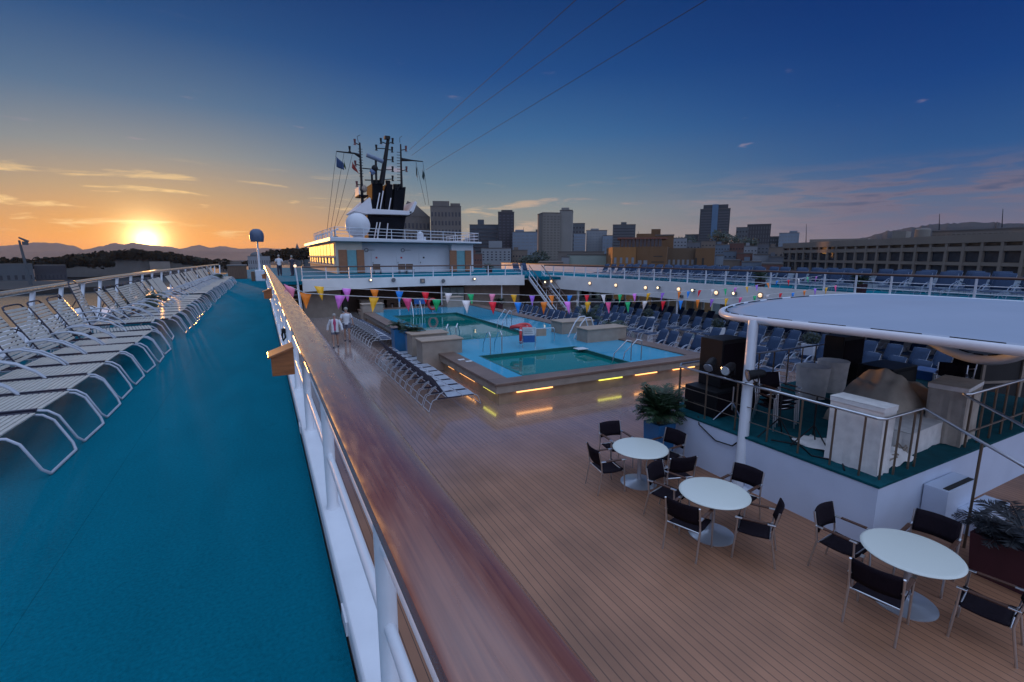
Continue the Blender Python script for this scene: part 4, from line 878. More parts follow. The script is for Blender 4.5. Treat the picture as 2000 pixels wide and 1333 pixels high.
# benches and chairs behind the far rail
for i, (x, lab) in enumerate([((9.75,0.245)[0], 'dark slatted deck chair behind the far rail, left of the lit lamp pair'), ((12.146,0.21)[0], 'dark slatted deck chair behind the far rail, middle of three'), ((12.902,0.2)[0], 'dark slatted deck chair behind the far rail, right of three')]):
    t = thing('deck_chair', lab, 'deck chair', (x, 47, 0), R(180))
    MB().box(-.35, .35, -.03, .03, .45, .95).build('backrest', m_brown, t); MB().box(-.35, .35, 0, .5, .38, .43).build('seat', m_brown, t)
    for sx in (-.3, .3):
        for sy in (.03, .45): MB().box(sx - .025, sx + .025, sy - .025, sy + .025, 0, .38).build('leg', m_dark, t)
palm('potted_palm', 'reddish potted plant on the far deck to the right of the deckhouse', (20.3, 44.5, 0), m_maroon, (.5, .5), 24, .7, .5, .4, 11)

# ================================================================ POOLS
Zr = -2.07
# platform: ring of timber rim around, blue wet deck inside
X0, X1, Y0, Y1 = 5.95, 15.2, 12.65, 36.0
t = thing('pool_platform', 'raised timber rimmed swimming pool platform with a wet blue top and two pools', 'pool', (0, 0, 0))
xi0, xi1, yi0, yi1 = 6.62, 14.45, 13.22, 35.2
def ring(mb, o, i, z0, z1):
    (a, b, c, d), (e, f, g, h) = o, i
    mb.box(a, b, c, g, z0, z1); mb.box(a, b, h, d, z0, z1); mb.box(a, e, g, h, z0, z1); mb.box(f, b, g, h, z0, z1)
r_ = MB(); ring(r_, (X0, X1, Y0, Y1), (xi0, xi1, yi0, yi1), Zr - .09, Zr); r_.build('timber_rim', m_rimwood, t, bevel=.02)
r_ = MB(); ring(r_, (X0 + .05, X1 - .05, Y0 + .05, Y1 - .05), (xi0 + .02, xi1 - .02, yi0 + .02, yi1 - .02), Zr - .335, Zr - .093); r_.build('rim_fascia', m_tan, t, bevel=.02)
m_wallgloss = mat('glossy_tan_pool_wall', (.36, .24, .15), .35, var=.15, scale=3)
r_ = MB(); ring(r_, (X0 + .22, X1 - .22, Y0 + .22, Y1 - .22), (X0 + .4, X1 - .4, Y0 + .4, Y1 - .4), -2.8, Zr - .337); r_.build('plinth_wall', m_wallgloss, t)
# blue deck with the two pool openings
P1 = (7.25, 11.75, 13.35, 16.95); P2 = (7.35, 11.75, 20.6, 31.2)
bd = MB(); zt = Zr - .05
bd.box(xi0, xi1, yi0, P1[2], Zr - .6, zt); bd.box(xi0, P1[0], P1[2], P1[3], Zr - .6, zt); bd.box(P1[1], xi1, P1[2], P1[3], Zr - .6, zt)
bd.box(xi0, xi1, P1[3], P2[2], Zr - .6, zt); bd.box(xi0, P2[0], P2[2], P2[3], Zr - .6, zt); bd.box(P2[1], xi1, P2[2], P2[3], Zr - .6, zt); bd.box(xi0, xi1, P2[3], yi1, Zr - .6, zt)
bd.build('blue_deck', m_wetblue, t)
m_pooledge = mat('pool_edge_green', (.01, .10, .09), .35)
for q, w_ in ((P1, .07), (P2, .07)):
    e = MB(); ring(e, (q[0] - .001, q[1] + .001, q[2] - .001, q[3] + .001), (q[0] + w_, q[1] - w_, q[2] + w_, q[3] - w_), Zr - .5, zt + .004); e.build('pool_edge', m_pooledge, t)
struct('small_pool_water', MB().grid(lambda i, j: (P1[0] + .06 + i * (P1[1] - P1[0] - .12), P1[2] + .06 + j * (P1[3] - P1[2] - .12), zt - .12), 2, 2), m_pool)
struct('main_pool_water', MB().grid(lambda i, j: (P2[0] + .06 + i * (P2[1] - P2[0] - .12), P2[2] + .06 + j * (P2[3] - P2[2] - .12), zt - .12), 2, 2), m_pool)
# pool lights under the rim
def strip(x0, x1, y0, y1, m, label):
    t = thing('strip_light', label, 'strip light', ((x0 + x1) / 2, (y0 + y1) / 2, -2.435), 0, None)
    hx, hy = max(.02, (x1 - x0) / 2), max(.02, (y1 - y0) / 2)
    MB().box(-hx, hx, -hy, hy, -.035, .025).build('diffuser', m, t); MB().box(-hx - .01, hx + .01, -hy + (.03 if hx > hy else -.01), hy + .02, .026, .045).build('housing', m_greybox, t)
yw = Y0 + .14
for i, (xa, xb, mm, c_) in enumerate([(6.75, 8.05, m_orange_strip, 'orange'), (9.9, 10.9, m_yellow_strip, 'yellow green'), (11.5, 12.5, m_orange_strip, 'orange'), (13.3, 14.4, m_orange_strip, 'orange')]):
    strip(xa, xb, yw, yw + .04, mm, '%s lit strip below the near pool rim, %s from the port corner' % (c_, nth(i)))
xw = X0 + .14
for i, (ya, yb, mm, c_) in enumerate([(13.0, 13.9, m_yellow_strip, 'yellow'), (14.6, 16.0, m_orange_strip, 'orange'), (16.6, 17.2, m_orange_strip, 'orange'), (21.5, 22.8, m_orange_strip, 'orange')]):
    strip(xw, xw + .04, ya, yb, mm, '%s lit strip below the port pool rim, %s from the near corner' % (c_, nth(i)))
# sandstone plinths
def plinth(x0, x1, y0, y1, z0, z1, label):
    t = thing('plinth', label, 'plinth', ((x0 + x1) / 2, (y0 + y1) / 2, z0)); hx, hy = (x1 - x0) / 2, (y1 - y0) / 2
    MB().box(-hx, hx, -hy, hy, 0, z1 - z0 - .07).build('body', m_tan, t, bevel=.012); MB().box(-hx - .05, hx + .05, -hy - .05, hy + .05, z1 - z0 - .068, z1 - z0).build('cap', m_tancap, t, bevel=.02)
plinth(5.30, 6.95, 17.9, 18.7, -2.78, -1.52, 'beige plinth with a sandstone cap between the port lounger rows and the small pool')
plinth(5.35, 6.9, 19.5, 20.3, -2.78, -1.50, 'beige plinth with a sandstone cap behind the one nearest the small pool, port side')
plinth(12.7, 14.9, 17.35, 18.2, -2.6, -1.5, 'beige plinth with a sandstone cap on the starboard pool rim, nearer of two')
plinth(13.0, 14.9, 19.9, 20.9, -2.6, -1.5, 'beige plinth with a sandstone cap on the starboard pool rim, farther of two')
plinth(12.3, 13.6, 34.6, 35.6, -2.6, -1.35, 'grey tan block at the far end of the main pool')
plinth(5.9, 7.3, 33.6, 34.4, -2.6, -1.5, 'beige block at the far port corner of the main pool')
def hoop(name, label, pts2, gap, m=m_chrome, r=.022, off=(0, 0)):
    t = thing(name, label, 'pool ladder', (off[0], off[1], zt)); 
    for s_, (gx, gy) in enumerate(((0, 0), gap)):
        MB().tube([(q[0] + gx, q[1] + gy, q[2]) for q in pts2], r, 8).build('grab_rail', m, t, smooth=True)
    return t
L1 = [(0, .62, 0), (0, .62, .75), (0, .5, .88), (0, .3, .82), (0, -.05, .35), (0, -.12, -.1)]
hoop('pool_ladder', 'steel ladder rails at the far edge of the small pool', [(x, -y + .6, z) for x, y, z in L1][::1], (.5, 0), off=(7.75, 16.95))
hoop('pool_ladder', 'steel ladder rails at the near starboard corner of the small pool', [(x + .0, y * .8, z * .9) for x, y, z in [(0, 0, 0), (0, 0, .8), (-.15, .1, .85), (-.55, .35, .3), (-.6, .4, -.1)]], (.45, -.05), off=(11.95, 13.6))
hoop('pool_ladder', 'steel ladder rails at the port near corner of the main pool', [(x, y * 1.0, z) for x, y, z in [(0, 0, 0), (0, 0, .7), (.15, .2, .85), (.5, .9, .4), (.55, 1.0, -.1)]], (.45, 0), off=(7.0, 19.9))
hoop('pool_ladder', 'blue steel ladder rails on the starboard edge of the main pool', [(x, y, z) for x, y, z in [(0, 0, 0), (0, 0, .8), (-.12, 0, .9), (-.5, 0, .4), (-.6, 0, -.1)]], (.0, .6), off=(12.05, 23.5))
hoop('pool_ladder', 'steel ladder rails at the far end of the main pool', [(x, y, z) for x, y, z in [(0, 0, 0), (0, 0, .8), (0, -.12, .9), (0, -.5, .4), (0, -.6, -.1)]], (.6, 0), off=(8.6, 31.4))
hoop('stair_rail', 'white folded handrail between the two starboard plinths', [(-.4, 0, 0), (0, 0, .7), (.25, 0, .95), (.55, 0, .95), (.85, 0, .2)], (.0, .5), off=(13.2, 18.55), m=m_white_tube, r=.03)
# lifebuoy rack with sign
t = thing('sign_stand', 'steel frame holding a white and blue notice sign between the pools', 'sign', (9.85, 17.6, zt), R(-18))
MB().tube([(-.27, 0, 0), (-.27, 0, .85), (.27, 0, .85), (.27, 0, 0)], .02, 8).build('frame', m_chrome, t, smooth=True)
MB().box(-.25, .25, -.012, .012, .52, .83).build('white_panel', m_signwhite, t); MB().box(-.25, .25, -.012, .012, .22, .515).build('blue_panel', m_signblue, t)
for i in range(3): MB().box(-.20, .12 + .03 * i, -.0145, -.0125, .74 - i * .07, .76 - i * .07).build('text_line', m_greybox, t)
t = thing('lifebuoy', 'red lifebuoy hanging on the side of the notice sign frame', 'lifebuoy', (9.52, 17.72, zt + .52), R(60))
MB().tube([(.24 * math.cos(a), 0, .30 * math.sin(a)) for a in [k * math.pi / 12 for k in range(24)]], .06, 10, closed=True).build('ring', m_red, t, smooth=True)
for a in (.7, 2.3, 3.9, 5.5): MB().tube([(.24 * math.cos(a + d), 0, .30 * math.sin(a + d)) for d in (-.1, 0, .1)], .064, 10).build('band', m_signwhite, t)
t = thing('lifebuoy', 'red buoyancy float and rope lying on top of the sign frame', 'lifebuoy', (10.0, 18.6, zt + .75))
MB().tube([(.45 * math.cos(a), .3 * math.sin(a), .05 * math.sin(2 * a)) for a in [k * math.pi / 12 for k in range(24)]], .085, 10, closed=True).build('ring', m_red, t, smooth=True)
MB().tube([(0, .1, 0), (0, .1, -.75)], .025, 8).build('post', m_chrome, t); MB().bar((-.45, 0, 0), (.45, 0, 0), .02).build('crossbar', m_chrome, t)
t = thing('towel_rail', 'low steel rail with a yellowish panel beside the notice sign', 'rail', (11.2, 18.6, zt), R(-10))
MB().tube([(-.4, 0, 0), (-.4, 0, .6), (.45, 0, .6), (.5, 0, .5), (.5, 0, 0)], .02, 8).build('frame', m_chrome, t, smooth=True); MB().box(-.38, .1, -.01, .01, .25, .58).build('panel', m_tancap, t)
t = thing('sign_stand', 'small blue and white sign at the far end of the main pool', 'sign', (9.6, 32.6, zt))
MB().box(-.4, .4, -.02, .02, .55, .95).build('panel', m_signblue, t); MB().bar((-.3, 0, 0), (-.3, 0, .6), .025).build('leg', m_chrome, t); MB().bar((.3, 0, 0), (.3, 0, .6), .025).build('leg', m_chrome, t)
t = thing('lifebuoy', 'red lifebuoy beside the small sign at the far end of the main pool', 'lifebuoy', (10.5, 32.6, zt + .5))
MB().tube([(.3 * math.cos(a), 0, .35 * math.sin(a)) for a in [k * math.pi / 10 for k in range(20)]], .09, 8, closed=True).build('ring', m_red, t, smooth=True); MB().bar((0, 0, -.5), (0, 0, -.3), .03).build('post', m_chrome, t)
t = thing('pool_hatch', 'small pale square cover at the starboard far corner of the small pool', 'hatch', (11.6, 16.3, zt + .006)); MB().box(-.25, .25, -.2, .2, 0, .03).build('plate', m_signwhite, t, bevel=.01)
for i, (x, y) in enumerate(((6.28, 16.3), (6.42, 15.9))):
    tag(MB().box(x - .12, x + .12, y - .06, y + .06, Zr + .003, Zr + .04).build('folded_paper', m_signwhite, bevel=.01), 'small white sign lying on the port timber rim, %s' % ('farther of two' if i == 0 else 'nearer of two'), 'sign')

# port lower deck loungers: heads to port, feet to the pool, dark slings, white frames
def lowlounger():
    global m_blue_sling
    keep = m_blue_sling; m_blue_sling = m_navy_sling; t = lounger(False, True, back=58)(); m_blue_sling = keep; return t
def seatlight(): pass
for i in range(11):
    y = 13.45 + .70 * i - (.0 if i < 11 else 0); x = 5.72
    place('lw', lounger(True, False, back=56, wide=.56, backfab=m_navy_sling, seatfab=m_strapfar, fm=m_greytube, bfm=m_darkframe), (x, y, -2.8), R(180), 'sun lounger in the nearer port row beside the pool, %s from the near end' % nth(i), 'sun loungers in the nearer port row on the lower deck')
for i in range(14):
    y = 24.5 + .62 * i
    place('ln', lowlounger, (6.2 - (i * .02), y, -2.8), R(180), 'sun lounger in the farther port row past the planters, %s from near end' % nth(i), 'sun loungers in the farther port row on the lower deck')
# blue loungers on the starboard side of the lower deck: feet to port
GB = 'blue loungers on the starboard side of the lower deck'
def brow(x, y0, n, step, rowname, key='b', jit=.03, skip=()):
    for i in range(n):
        if i in skip: continue
        place(key, mk_b, (x + random.uniform(-jit, jit), y0 + i * step, -2.8), R(random.uniform(-4, 4)), 'blue lounger, %s, %s from the near end' % (rowname, nth(i)), GB)
brow(15.5, 22.2, 14, .70, 'row along the starboard rim of the main pool')
brow(15.6, 11.2, 9, .74, 'row beside the small pool')
brow(18.2, 7.9, 12, .76, 'second row from the pool', skip=())
brow(18.0, 19.6, 11, .80, 'second row beyond the white planter')
brow(20.8, 6.6, 28, .82, 'third row in the shade of the gallery', key='b')
brow(24.0, 6.0, 32, .86, 'last row against the glazed screen', key='b')
brow(17.6, .6, 8, .78, 'row beyond the stage')
def whiteplanter(x, y, label):
    t = thing('planter', label, 'planter', (x, y, -2.8)); MB().add([(-.2, -.2, 0), (.2, -.2, 0), (.2, .2, 0), (-.2, .2, 0), (-.26, -.26, 1.0), (.26, -.26, 1.0), (.26, .26, 1.0), (-.26, .26, 1.0)], [(3, 2, 1, 0), (4, 5, 6, 7), (0, 1, 5, 4), (1, 2, 6, 5), (2, 3, 7, 6), (3, 0, 4, 7)]).build('tub', m_white_tube, t, bevel=.01)
    mb = MB(); rnd = random.Random(int(y * 10))
    for k in range(420):
        d = Vector((rnd.gauss(0, 1), rnd.gauss(0, 1), rnd.gauss(0, 1))).normalized() * rnd.uniform(.18, .33); q = Vector((0, 0, 1.22)) + Vector((d.x, d.y, d.z * .8))
        a = Vector((rnd.uniform(-1, 1), rnd.uniform(-1, 1), rnd.uniform(-1, 1))).normalized() * .055; b = a.orthogonal().normalized() * .03
        mb.add([q - a, q + b, q + a, q - b], [(0, 1, 2, 3)])
    mb.build('shrub', m_leafdark, t)
for (x, y, lab) in [(20.0, 21.4, 'white planter tub with a clipped shrub among the blue loungers, farthest'), (20.0, 16.5, 'white planter tub with a clipped shrub among the blue loungers, middle'), (19.6, 11.6, 'white planter tub with a clipped shrub behind the stage'), (20.6, 28.5, 'white planter tub with a shrub near the foot of the starboard stair')]: whiteplanter(x, y, lab)
palm('potted_palm', 'palm in a tall blue planter behind the near port plinth, nearer of two', (5.72, 20.6, -2.8), m_bluepot, (.62, 1.1), 26, .75, .5, .5, 21)
palm('potted_palm', 'palm in a tall blue planter behind the near port plinth, farther of two', (5.62, 22.6, -2.8), m_bluepot, (.70, 1.1), 26, .8, .5, .5, 22)
palm('potted_palm', 'palm in a blue planter at the corner of the stage beside the first cafe table', (7.70, 7.72, -2.8), m_bluepot, (.50, .84), 80, .62, .80, .50, 23, taper=.88)
palm('potted_palm', 'dark palm in a blue planter behind the starboard plinths', (15.4, 18.9, -2.8), m_bluepot, (.5, .95), 40, 1.0, .5, .6, 24)
palm('potted_palm', 'palm with arching fronds in a pale blue planter beyond the farther starboard plinth', (15.6, 21.2, -2.8), m_bluepot, (.6, 1.0), 30, 1.0, .9, .5, 25)
palm('potted_palm', 'dark plant beside the near foot of the stage steps in a maroon planter', (9.15, 2.22, -2.8), m_maroon, (.85, .62), 30, .8, .35, .35, 26, taper=.9, leafm=mat('dark_purple_leaf', (.010, .012, .016), .5, var=.4))
palm('potted_palm', 'dark potted palm against the tan wall left of the starboard stair', (17.4, 36.2, -2.8), m_maroon, (.5, .6), 26, .8, .5, .4, 27)
palm('potted_palm', 'potted palm on the starboard gallery among the blue loungers', (24.3, 17.5, 0), m_maroon, (.4, .45), 26, .6, .4, .3, 28)
palm('potted_palm', 'potted palm on the starboard gallery nearer than the other one', (24.2, 12.4, 0), m_maroon, (.4, .45), 26, .6, .4, .3, 29)

# starboard upper gallery loungers
for row, (x, key) in enumerate(((24.4, 'bf'), (26.9, 'bf'))):
    for i in range(33):
        y = 4.6 + i * .88
        if any(abs(y - q) < .6 for q in (17.5, 12.4)) and row == 0: continue
        place('bf', mk_bf, (x + random.uniform(-.08, .08), y, 0), R(random.uniform(-5, 5) + (0 if row == 0 else 0)), 'blue lounger up on the starboard gallery, %s row, %s from the near end' % (nth(row), nth(i)), 'blue loungers on the starboard gallery')
for i, x in enumerate((20.7, 21.5)):
    place('bf', mk_bf, (x, 38.2, 0), R(90), 'grey blue lounger at the head of the starboard stair, %s of two' % ('left' if i == 0 else 'right'), 'loungers at the stair head')

# ================================================================ STAGE
ZS = -1.75; SX0, SX1, SY0, SY1 = 8.10, 16.5, 3.55, 8.05
t = thing('stage', 'raised white sided stage with teal carpet top beside the cafe tables', 'stage', (0, 0, 0))
m_stagewall = mat('stage_side_sky_tint', (.54, .60, .72), .5, var=.05, scale=1.5)  # white paint with the bluish sky light mixed into its colour
sp = [(SX0, SY0), (SX1, SY0), (SX1, SY1), (SX0 + .35, SY1), (SX0, SY1 - .45)]
MB().prism(sp, -2.8, ZS - .012).build('side_wall', m_stagewall, t)
MB().prism([(SX0 - .012, SY0 - .012), (SX1 + .01, SY0 - .012), (SX1 + .01, SY1 + .01), (SX0 + .34, SY1 + .012), (SX0 - .012, SY1 - .45)], ZS - .04, ZS).build('carpet_top', m_stagecarpet, t)
# recessed dark edge step along the port side curve
t = thing('stage_steps', 'white stage steps with dark tread pads at the aft side of the stage', 'steps', (0, 0, 0))
for i, z in enumerate((-2.02, -2.40)):
    x0 = 9.50 + i * .42; MB().box(x0, x0 + 1.0, 3.535 - .33 * (i + 1), 3.533 - .33 * i, -2.8, z).build('step', m_stagewall, t, bevel=.006)
t2 = t
for i, z in enumerate((-2.02, -2.40)):
    x0 = 9.50 + i * .42; MB().box(x0 + .06, x0 + .94, 3.535 - .33 * (i + 1) + .02, 3.535 - .33 * (i + 1) + .10, z + .001, z + .010).build('tread_pad', m_tread, t2)
m_rod = mat('brass_brown_baluster', (.16, .12, .09), .35, metal=.6)
t = thing('stage_rail', 'stainless handrail with brownish balusters around the port and aft edges of the stage', 'railing', (0, 0, 0))
hz_ = -.75
path = [(10.4, SY1 - .15), (8.45, SY1 - .15), (8.22, SY1 - .35), (8.22, 3.75), (8.30, 3.67), (9.45, 3.67), (9.45, 1.2)]
pz = [hz_] * 6 + [-1.75]
MB().tube([(x, y, z) for (x, y), z in zip(path, pz)], .024, 10).build('handrail', m_chrome, t, smooth=True)
MB().tube([(10.4, SY1 - .15, hz_), (15.2, SY1 - .15, hz_)], .024, 8).build('handrail', m_chrome, t, smooth=True)
for (x, y) in [(8.45, 7.9), (8.22, 7.7), (8.22, 6.95), (8.22, 6.2), (8.22, 5.5), (8.22, 4.9), (8.22, 4.35), (8.22, 3.9), (8.35, 3.67), (8.75, 3.67), (9.2, 3.67), (9.40, 3.67)] + [(10.0 + .6 * i, 7.9) for i in range(9)]:
    MB().bar((x, y, ZS), (x, y, hz_), .017, 8).build('baluster', m_rod, t, smooth=True)
for z in (-1.2, -1.48):
    MB().tube([(8.22, 7.7, z), (8.22, 4.9, z)], .008, 6).build('wire', m_rod, t)
for y, z in ((2.9, -1.08), (1.9, -1.48)): MB().bar((9.45, y, -2.8), (9.45, y, z), .02, 8).build('baluster', m_rod, t, smooth=True)
t = thing('stage_rail', 'stainless handrail on the far side of the stage steps', 'railing', (0, 0, 0))
MB().tube([(10.95, 1.3, -1.70), (10.95, 3.66, hz_), (10.98, 3.72, hz_ + .02), (11.1, 3.67, hz_ + .02), (16.2, 3.67, hz_ + .02)], .024, 10).build('handrail', m_chrome, t, smooth=True)
MB().tube([(11.2, 3.67, hz_ - .72), (16.2, 3.67, hz_ - .72)], .018, 8).build('lower_rail', m_rod, t, smooth=True)
for x in [11.2 + .5 * i for i in range(11)]: MB().bar((x, 3.67, ZS), (x, 3.67, hz_), .02, 8).build('baluster', m_rod, t, smooth=True)
MB().bar((10.95, 2.5, -2.8), (10.95, 2.5, -1.2), .018, 8).build('baluster', m_rod, t, smooth=True)

def speaker(name, label, x0, x1, y0, y1, z0, z1):
    t = thing(name, label, 'loudspeaker', ((x0 + x1) / 2, (y0 + y1) / 2, z0)); hx, hy = (x1 - x0) / 2, (y1 - y0) / 2
    MB().box(-hx, hx, -hy, hy, 0, z1 - z0).build('cabinet', m_black, t, bevel=.012)
    h = z1 - z0
    MB().box(-hx - .006, -hx - .001, -hy * .35, hy * .35, h * .30, h * .42).build('handle_recess', m_dark, t)
    MB().box(-hx + .05, hx - .05, -hy - .012, -hy - .001, h * .08, h * .92).build('grille', m_blackfab, t)
    return t
speaker('loudspeaker', 'tall black loudspeaker cabinet at the port far corner of the stage', 8.75, 9.55, 7.05, 7.65, -1.17, -.10)
speaker('loudspeaker', 'low wide black bass cabinet under the tall loudspeaker', 8.42, 9.75, 6.85, 7.72, ZS, -1.173)
speaker('loudspeaker', 'black loudspeaker cabinet at the starboard far corner of the stage', 13.6, 14.6, 7.2, 7.7, ZS, -.42)
t = thing('equipment_case', 'black draped equipment case between the covered drum and the tan tarpaulin', 'case', (14.3, 6.4, ZS)); MB().box(-.7, .5, -.4, .4, 0, .70).build('case', m_black, t, bevel=.02); MB().box(-.5, .3, -.42, -.401, .2, .6).build('panel', m_dark, t)

def spotlight(loc, rz, tilt, label):
    t = thing('stage_spotlight', label, 'spotlight', loc, rz)
    a = Vector((math.cos(tilt), 0, -math.sin(tilt)))
    c = Vector((0, 0, .14))
    MB().tube([c - a * .17, c - a * .1, c + a * .10, c + a * .16], [.05, .085, .095, .12], 14).build('housing', m_black, t, smooth=True)
    MB().tube([c + a * .161, c + a * .17], [.10, .09], 14).build('lens', mat('spot_lens', (.35, .37, .42), .15, metal=.6) if 'spot_lens' not in bpy.data.materials else bpy.data.materials['spot_lens'], t)
    MB().tube([(0, -.12, .14), (0, -.12, .02), (0, 0, -.03), (0, .12, .02), (0, .12, .14)], .012, 6).build('yoke', m_black, t)
    MB().box(-.03, .03, -.03, .03, -.10, -.03).build('clamp', m_black, t)
spotlight((8.24, 6.9, -.66), R(200), R(25), 'black stage spotlight clamped to the rail in front of the tall loudspeaker, left one')
spotlight((8.24, 6.45, -.66), R(190), R(15), 'black stage spotlight with silver rim clamped to the rail, middle one')
spotlight((8.24, 5.85, -.66), R(150), R(10), 'round black stage spotlight on the rail just behind the canopy post')
for i, pts in enumerate([[(8.2, 7.1, ZS + .02), (8.07, 6.95, -1.85), (8.06, 6.5, -2.05), (8.06, 6.1, -2.02), (8.15, 5.85, ZS + .02)]]):
    tag(MB().tube(pts, .014, 6).build('cable', m_black, smooth=True), 'black cable sagging down the white stage side', 'cable')
tag(MB().tube([(8.23 + .02 * math.sin(k * 2.3), 7.2 - k * .09, -.75 + .028 * math.cos(k * 1.9)) for k in range(20)], .012, 6).build('cable', m_black, smooth=True), 'black cable wound along the port handrail of the stage', 'cable')
tag(MB().tube([(8.35, 5.5, ZS + .015), (8.6, 5.1, ZS + .015), (8.3, 4.7, ZS + .015), (8.5, 4.3, ZS + .015), (8.2, 4.1, ZS + .01)], .013, 6).build('cable', m_black, smooth=True), 'black cable lying on the teal carpet near the port edge', 'cable')
def tripod(loc, label, m, h=.75, top=None):
    t = thing('microphone_stand', label, 'stand', loc)
    MB().bar((0, 0, .25), (0, 0, h), .016, 8).build('tube', m, t)
    for k in range(3):
        a = k * 2.1 + .4; MB().bar((0, 0, .42), (.36 * math.cos(a), .36 * math.sin(a), 0.01), .012, 6).build('leg', m, t)
    if top: MB().bar(top[0], top[1], .012, 6).build('boom', m, t)
    return t
tripod((8.62, 6.6, ZS), 'silver tripod stand on the stage in front of the bass cabinet', m_chrome, .75)
tripod((8.72, 4.95, ZS), 'black microphone stand with its boom lying level near the covered box', m_black, .95, ((-.15, -.75, 1.0), (.15, .5, .93)))
tripod((8.55, 5.5, ZS), 'black microphone stand beside the stacked stage chairs', m_black, .85)
def coverdrum(x, y, r, h, label, seed):
    rnd = random.Random(seed); t = thing('covered_drum', label, 'drum', (x, y, ZS))
    ph = [rnd.uniform(0, 6) for _ in range(4)]
    def fn(i, j):
        a = 2 * math.pi * j; rr = r * (1.08 - .16 * i if True else 1) * (1 + .035 * math.sin(5 * a + ph[0] + 3 * i) + .02 * math.sin(11 * a + ph[1] + 5 * i)); rr = r * (.92 + .16 * i) * (1 + .04 * math.sin(5 * a + ph[0]) * (1 - i * .6) + .02 * math.sin(11 * a + ph[1] + 4 * i))
        return (rr * math.cos(a), rr * math.sin(a), h * i)
    mb = MB().grid(fn, 12, 36); n = 37; base = 12 * n
    c0 = len(mb.v); mb.v.append((0, 0, h + .015)); 
    for j in range(36): mb.f.append((base + j, base + j + 1, c0))
    mb.build('cloth_cover', m_clothwhite, t, smooth=True)
    MB().lathe([(r * .7, 0), (r * .7, h - .03)], n=14).build('shell', m_dark, t)
coverdrum(11.95, 6.95, .34, .78, 'white cloth covered drum on the stage, left one', 5)
coverdrum(12.95, 7.05, .33, .80, 'white cloth covered drum on the stage, right one', 9)
def coverbox(x, y, w, d, h, rz, label, m, seed, z0=ZS, lid=True):
    rnd = random.Random(seed); t = thing('covered_box', label, 'covered box', (x, y, z0), rz); ph = [rnd.uniform(0, 6) for _ in range(6)]
    per = []; n = 12
    for k in range(4):
        a, b = [(-w / 2, -d / 2), (w / 2, -d / 2), (w / 2, d / 2), (-w / 2, d / 2)][k], [(w / 2, -d / 2), (w / 2, d / 2), (-w / 2, d / 2), (-w / 2, -d / 2)][k]
        for i in range(n): per.append((a[0] + (b[0] - a[0]) * i / n, a[1] + (b[1] - a[1]) * i / n))
    per.append(per[0])
    def fn(i, j):
        q = per[round(j * (len(per) - 1))]; s_ = 2 * math.pi * j; k = 1 + (1 - i) * (.03 * math.sin(9 * s_ + ph[0]) + .02 * math.sin(17 * s_ + ph[1])) + .01 * math.sin(6 * i + ph[2])
        return (q[0] * k, q[1] * k, h * i + (0 if i > 0 else .01 * math.sin(8 * s_)))
    mb = MB().grid(fn, 14, 48); mb.add([(-w / 2 - .02, -d / 2 - .02, h + .01), (w / 2 + .02, -d / 2 - .02, h + .01), (w / 2 + .02, d / 2 + .02, h + .01), (-w / 2 - .02, d / 2 + .02, h + .01)], [(0, 1, 2, 3)])
    mb.build('cloth_cover', m, t)
    if lid: MB().box(-w / 2 - .015, w / 2 + .015, -d / 2 - .015, d / 2 + .015, h - .08, h + .008).build('top_band', m_clothwhite, t, bevel=.01)
    return t
coverbox(8.60, 4.15, .36, .80, 1.12, 0, 'tall grey cloth covered box at the aft port corner of the stage', m_clothwhite, 3)
coverbox(11.55, 4.05, 1.0, .55, 1.10, R(8), 'tan cloth covered cabinet beside the stage steps', m_cloth, 4)
coverbox(10.5, 4.2, 1.5, .5, .42, R(3), 'low long white covered keyboard case on the stage', m_clothwhite, 8, lid=False)
t = thing('tarpaulin', 'tan tarpaulin draped over a mound of instruments in the middle of the stage', 'tarpaulin', (11.45, 5.0, ZS), R(-10)); t.scale = (.84, .84, .95)
def tfn(i, j):
    x = -1.25 + 2.5 * i; y = -.8 + 1.6 * j
    e = max(0, 1 - (abs(x) / 1.25) ** 2.2) * max(0, 1 - (abs(y) / .8) ** 2.2)
    ridge_ = max(0, 1 - abs(x + .45) * 1.3) * max(0, 1 - abs(y) * .9); r2_ = max(0, 1 - abs(x - .45) * 1.5) * max(0, 1 - abs(y + .1) * .9); h = 1.22 * e ** .42 * (.80 + .20 * math.exp(-((x + .5) ** 2) * 5) - .12 * math.exp(-((x - .15) ** 2) * 12)) + .07 * abs(math.sin(5 * x + 2.2 * y)) * e ** .5 + .03 * math.sin(11 * x + 6 * y) * e ** .5 + .025 * math.sin(17 * y - 5 * x) * e ** .5
    return (x, y, max(0.005, h))
MB().grid(tfn, 40, 26).build('cloth', m_tarp, t, smooth=True, solid=.008)
t = thing('tarpaulin', 'crumpled white cloth spilling onto the carpet left of the tall covered box', 'cloth', (8.95, 4.75, ZS))
MB().grid(lambda i, j: (-.3 + .6 * i, -.35 + .9 * j, .03 + .32 * max(0, 1 - j * 1.3) * math.sin(math.pi * i) + .03 * math.sin(12 * i + 7 * j)), 12, 14).build('cloth', m_clothwhite, t, smooth=True, solid=.006)
t = thing('rope_heap', 'heap of ropes and crumpled cloth beside the tall covered box at the stage corner', 'rope heap', (9.3, 3.95, ZS))
rnd = random.Random(3)
for k in range(5): MB().tube([(rnd.uniform(-.3, .5), rnd.uniform(-.12, .15), .02 + .18 * rnd.random()) for _ in range(7)], .014, 6).build('rope', m_tan, t, smooth=True)
MB().grid(lambda i, j: (-.4 + .9 * i, -.16 + .36 * j, .02 + .2 * math.sin(math.pi * i) * math.sin(math.pi * j) + .03 * math.sin(15 * i + 9 * j)), 14, 8).build('cloth', m_clothwhite, t, smooth=True)

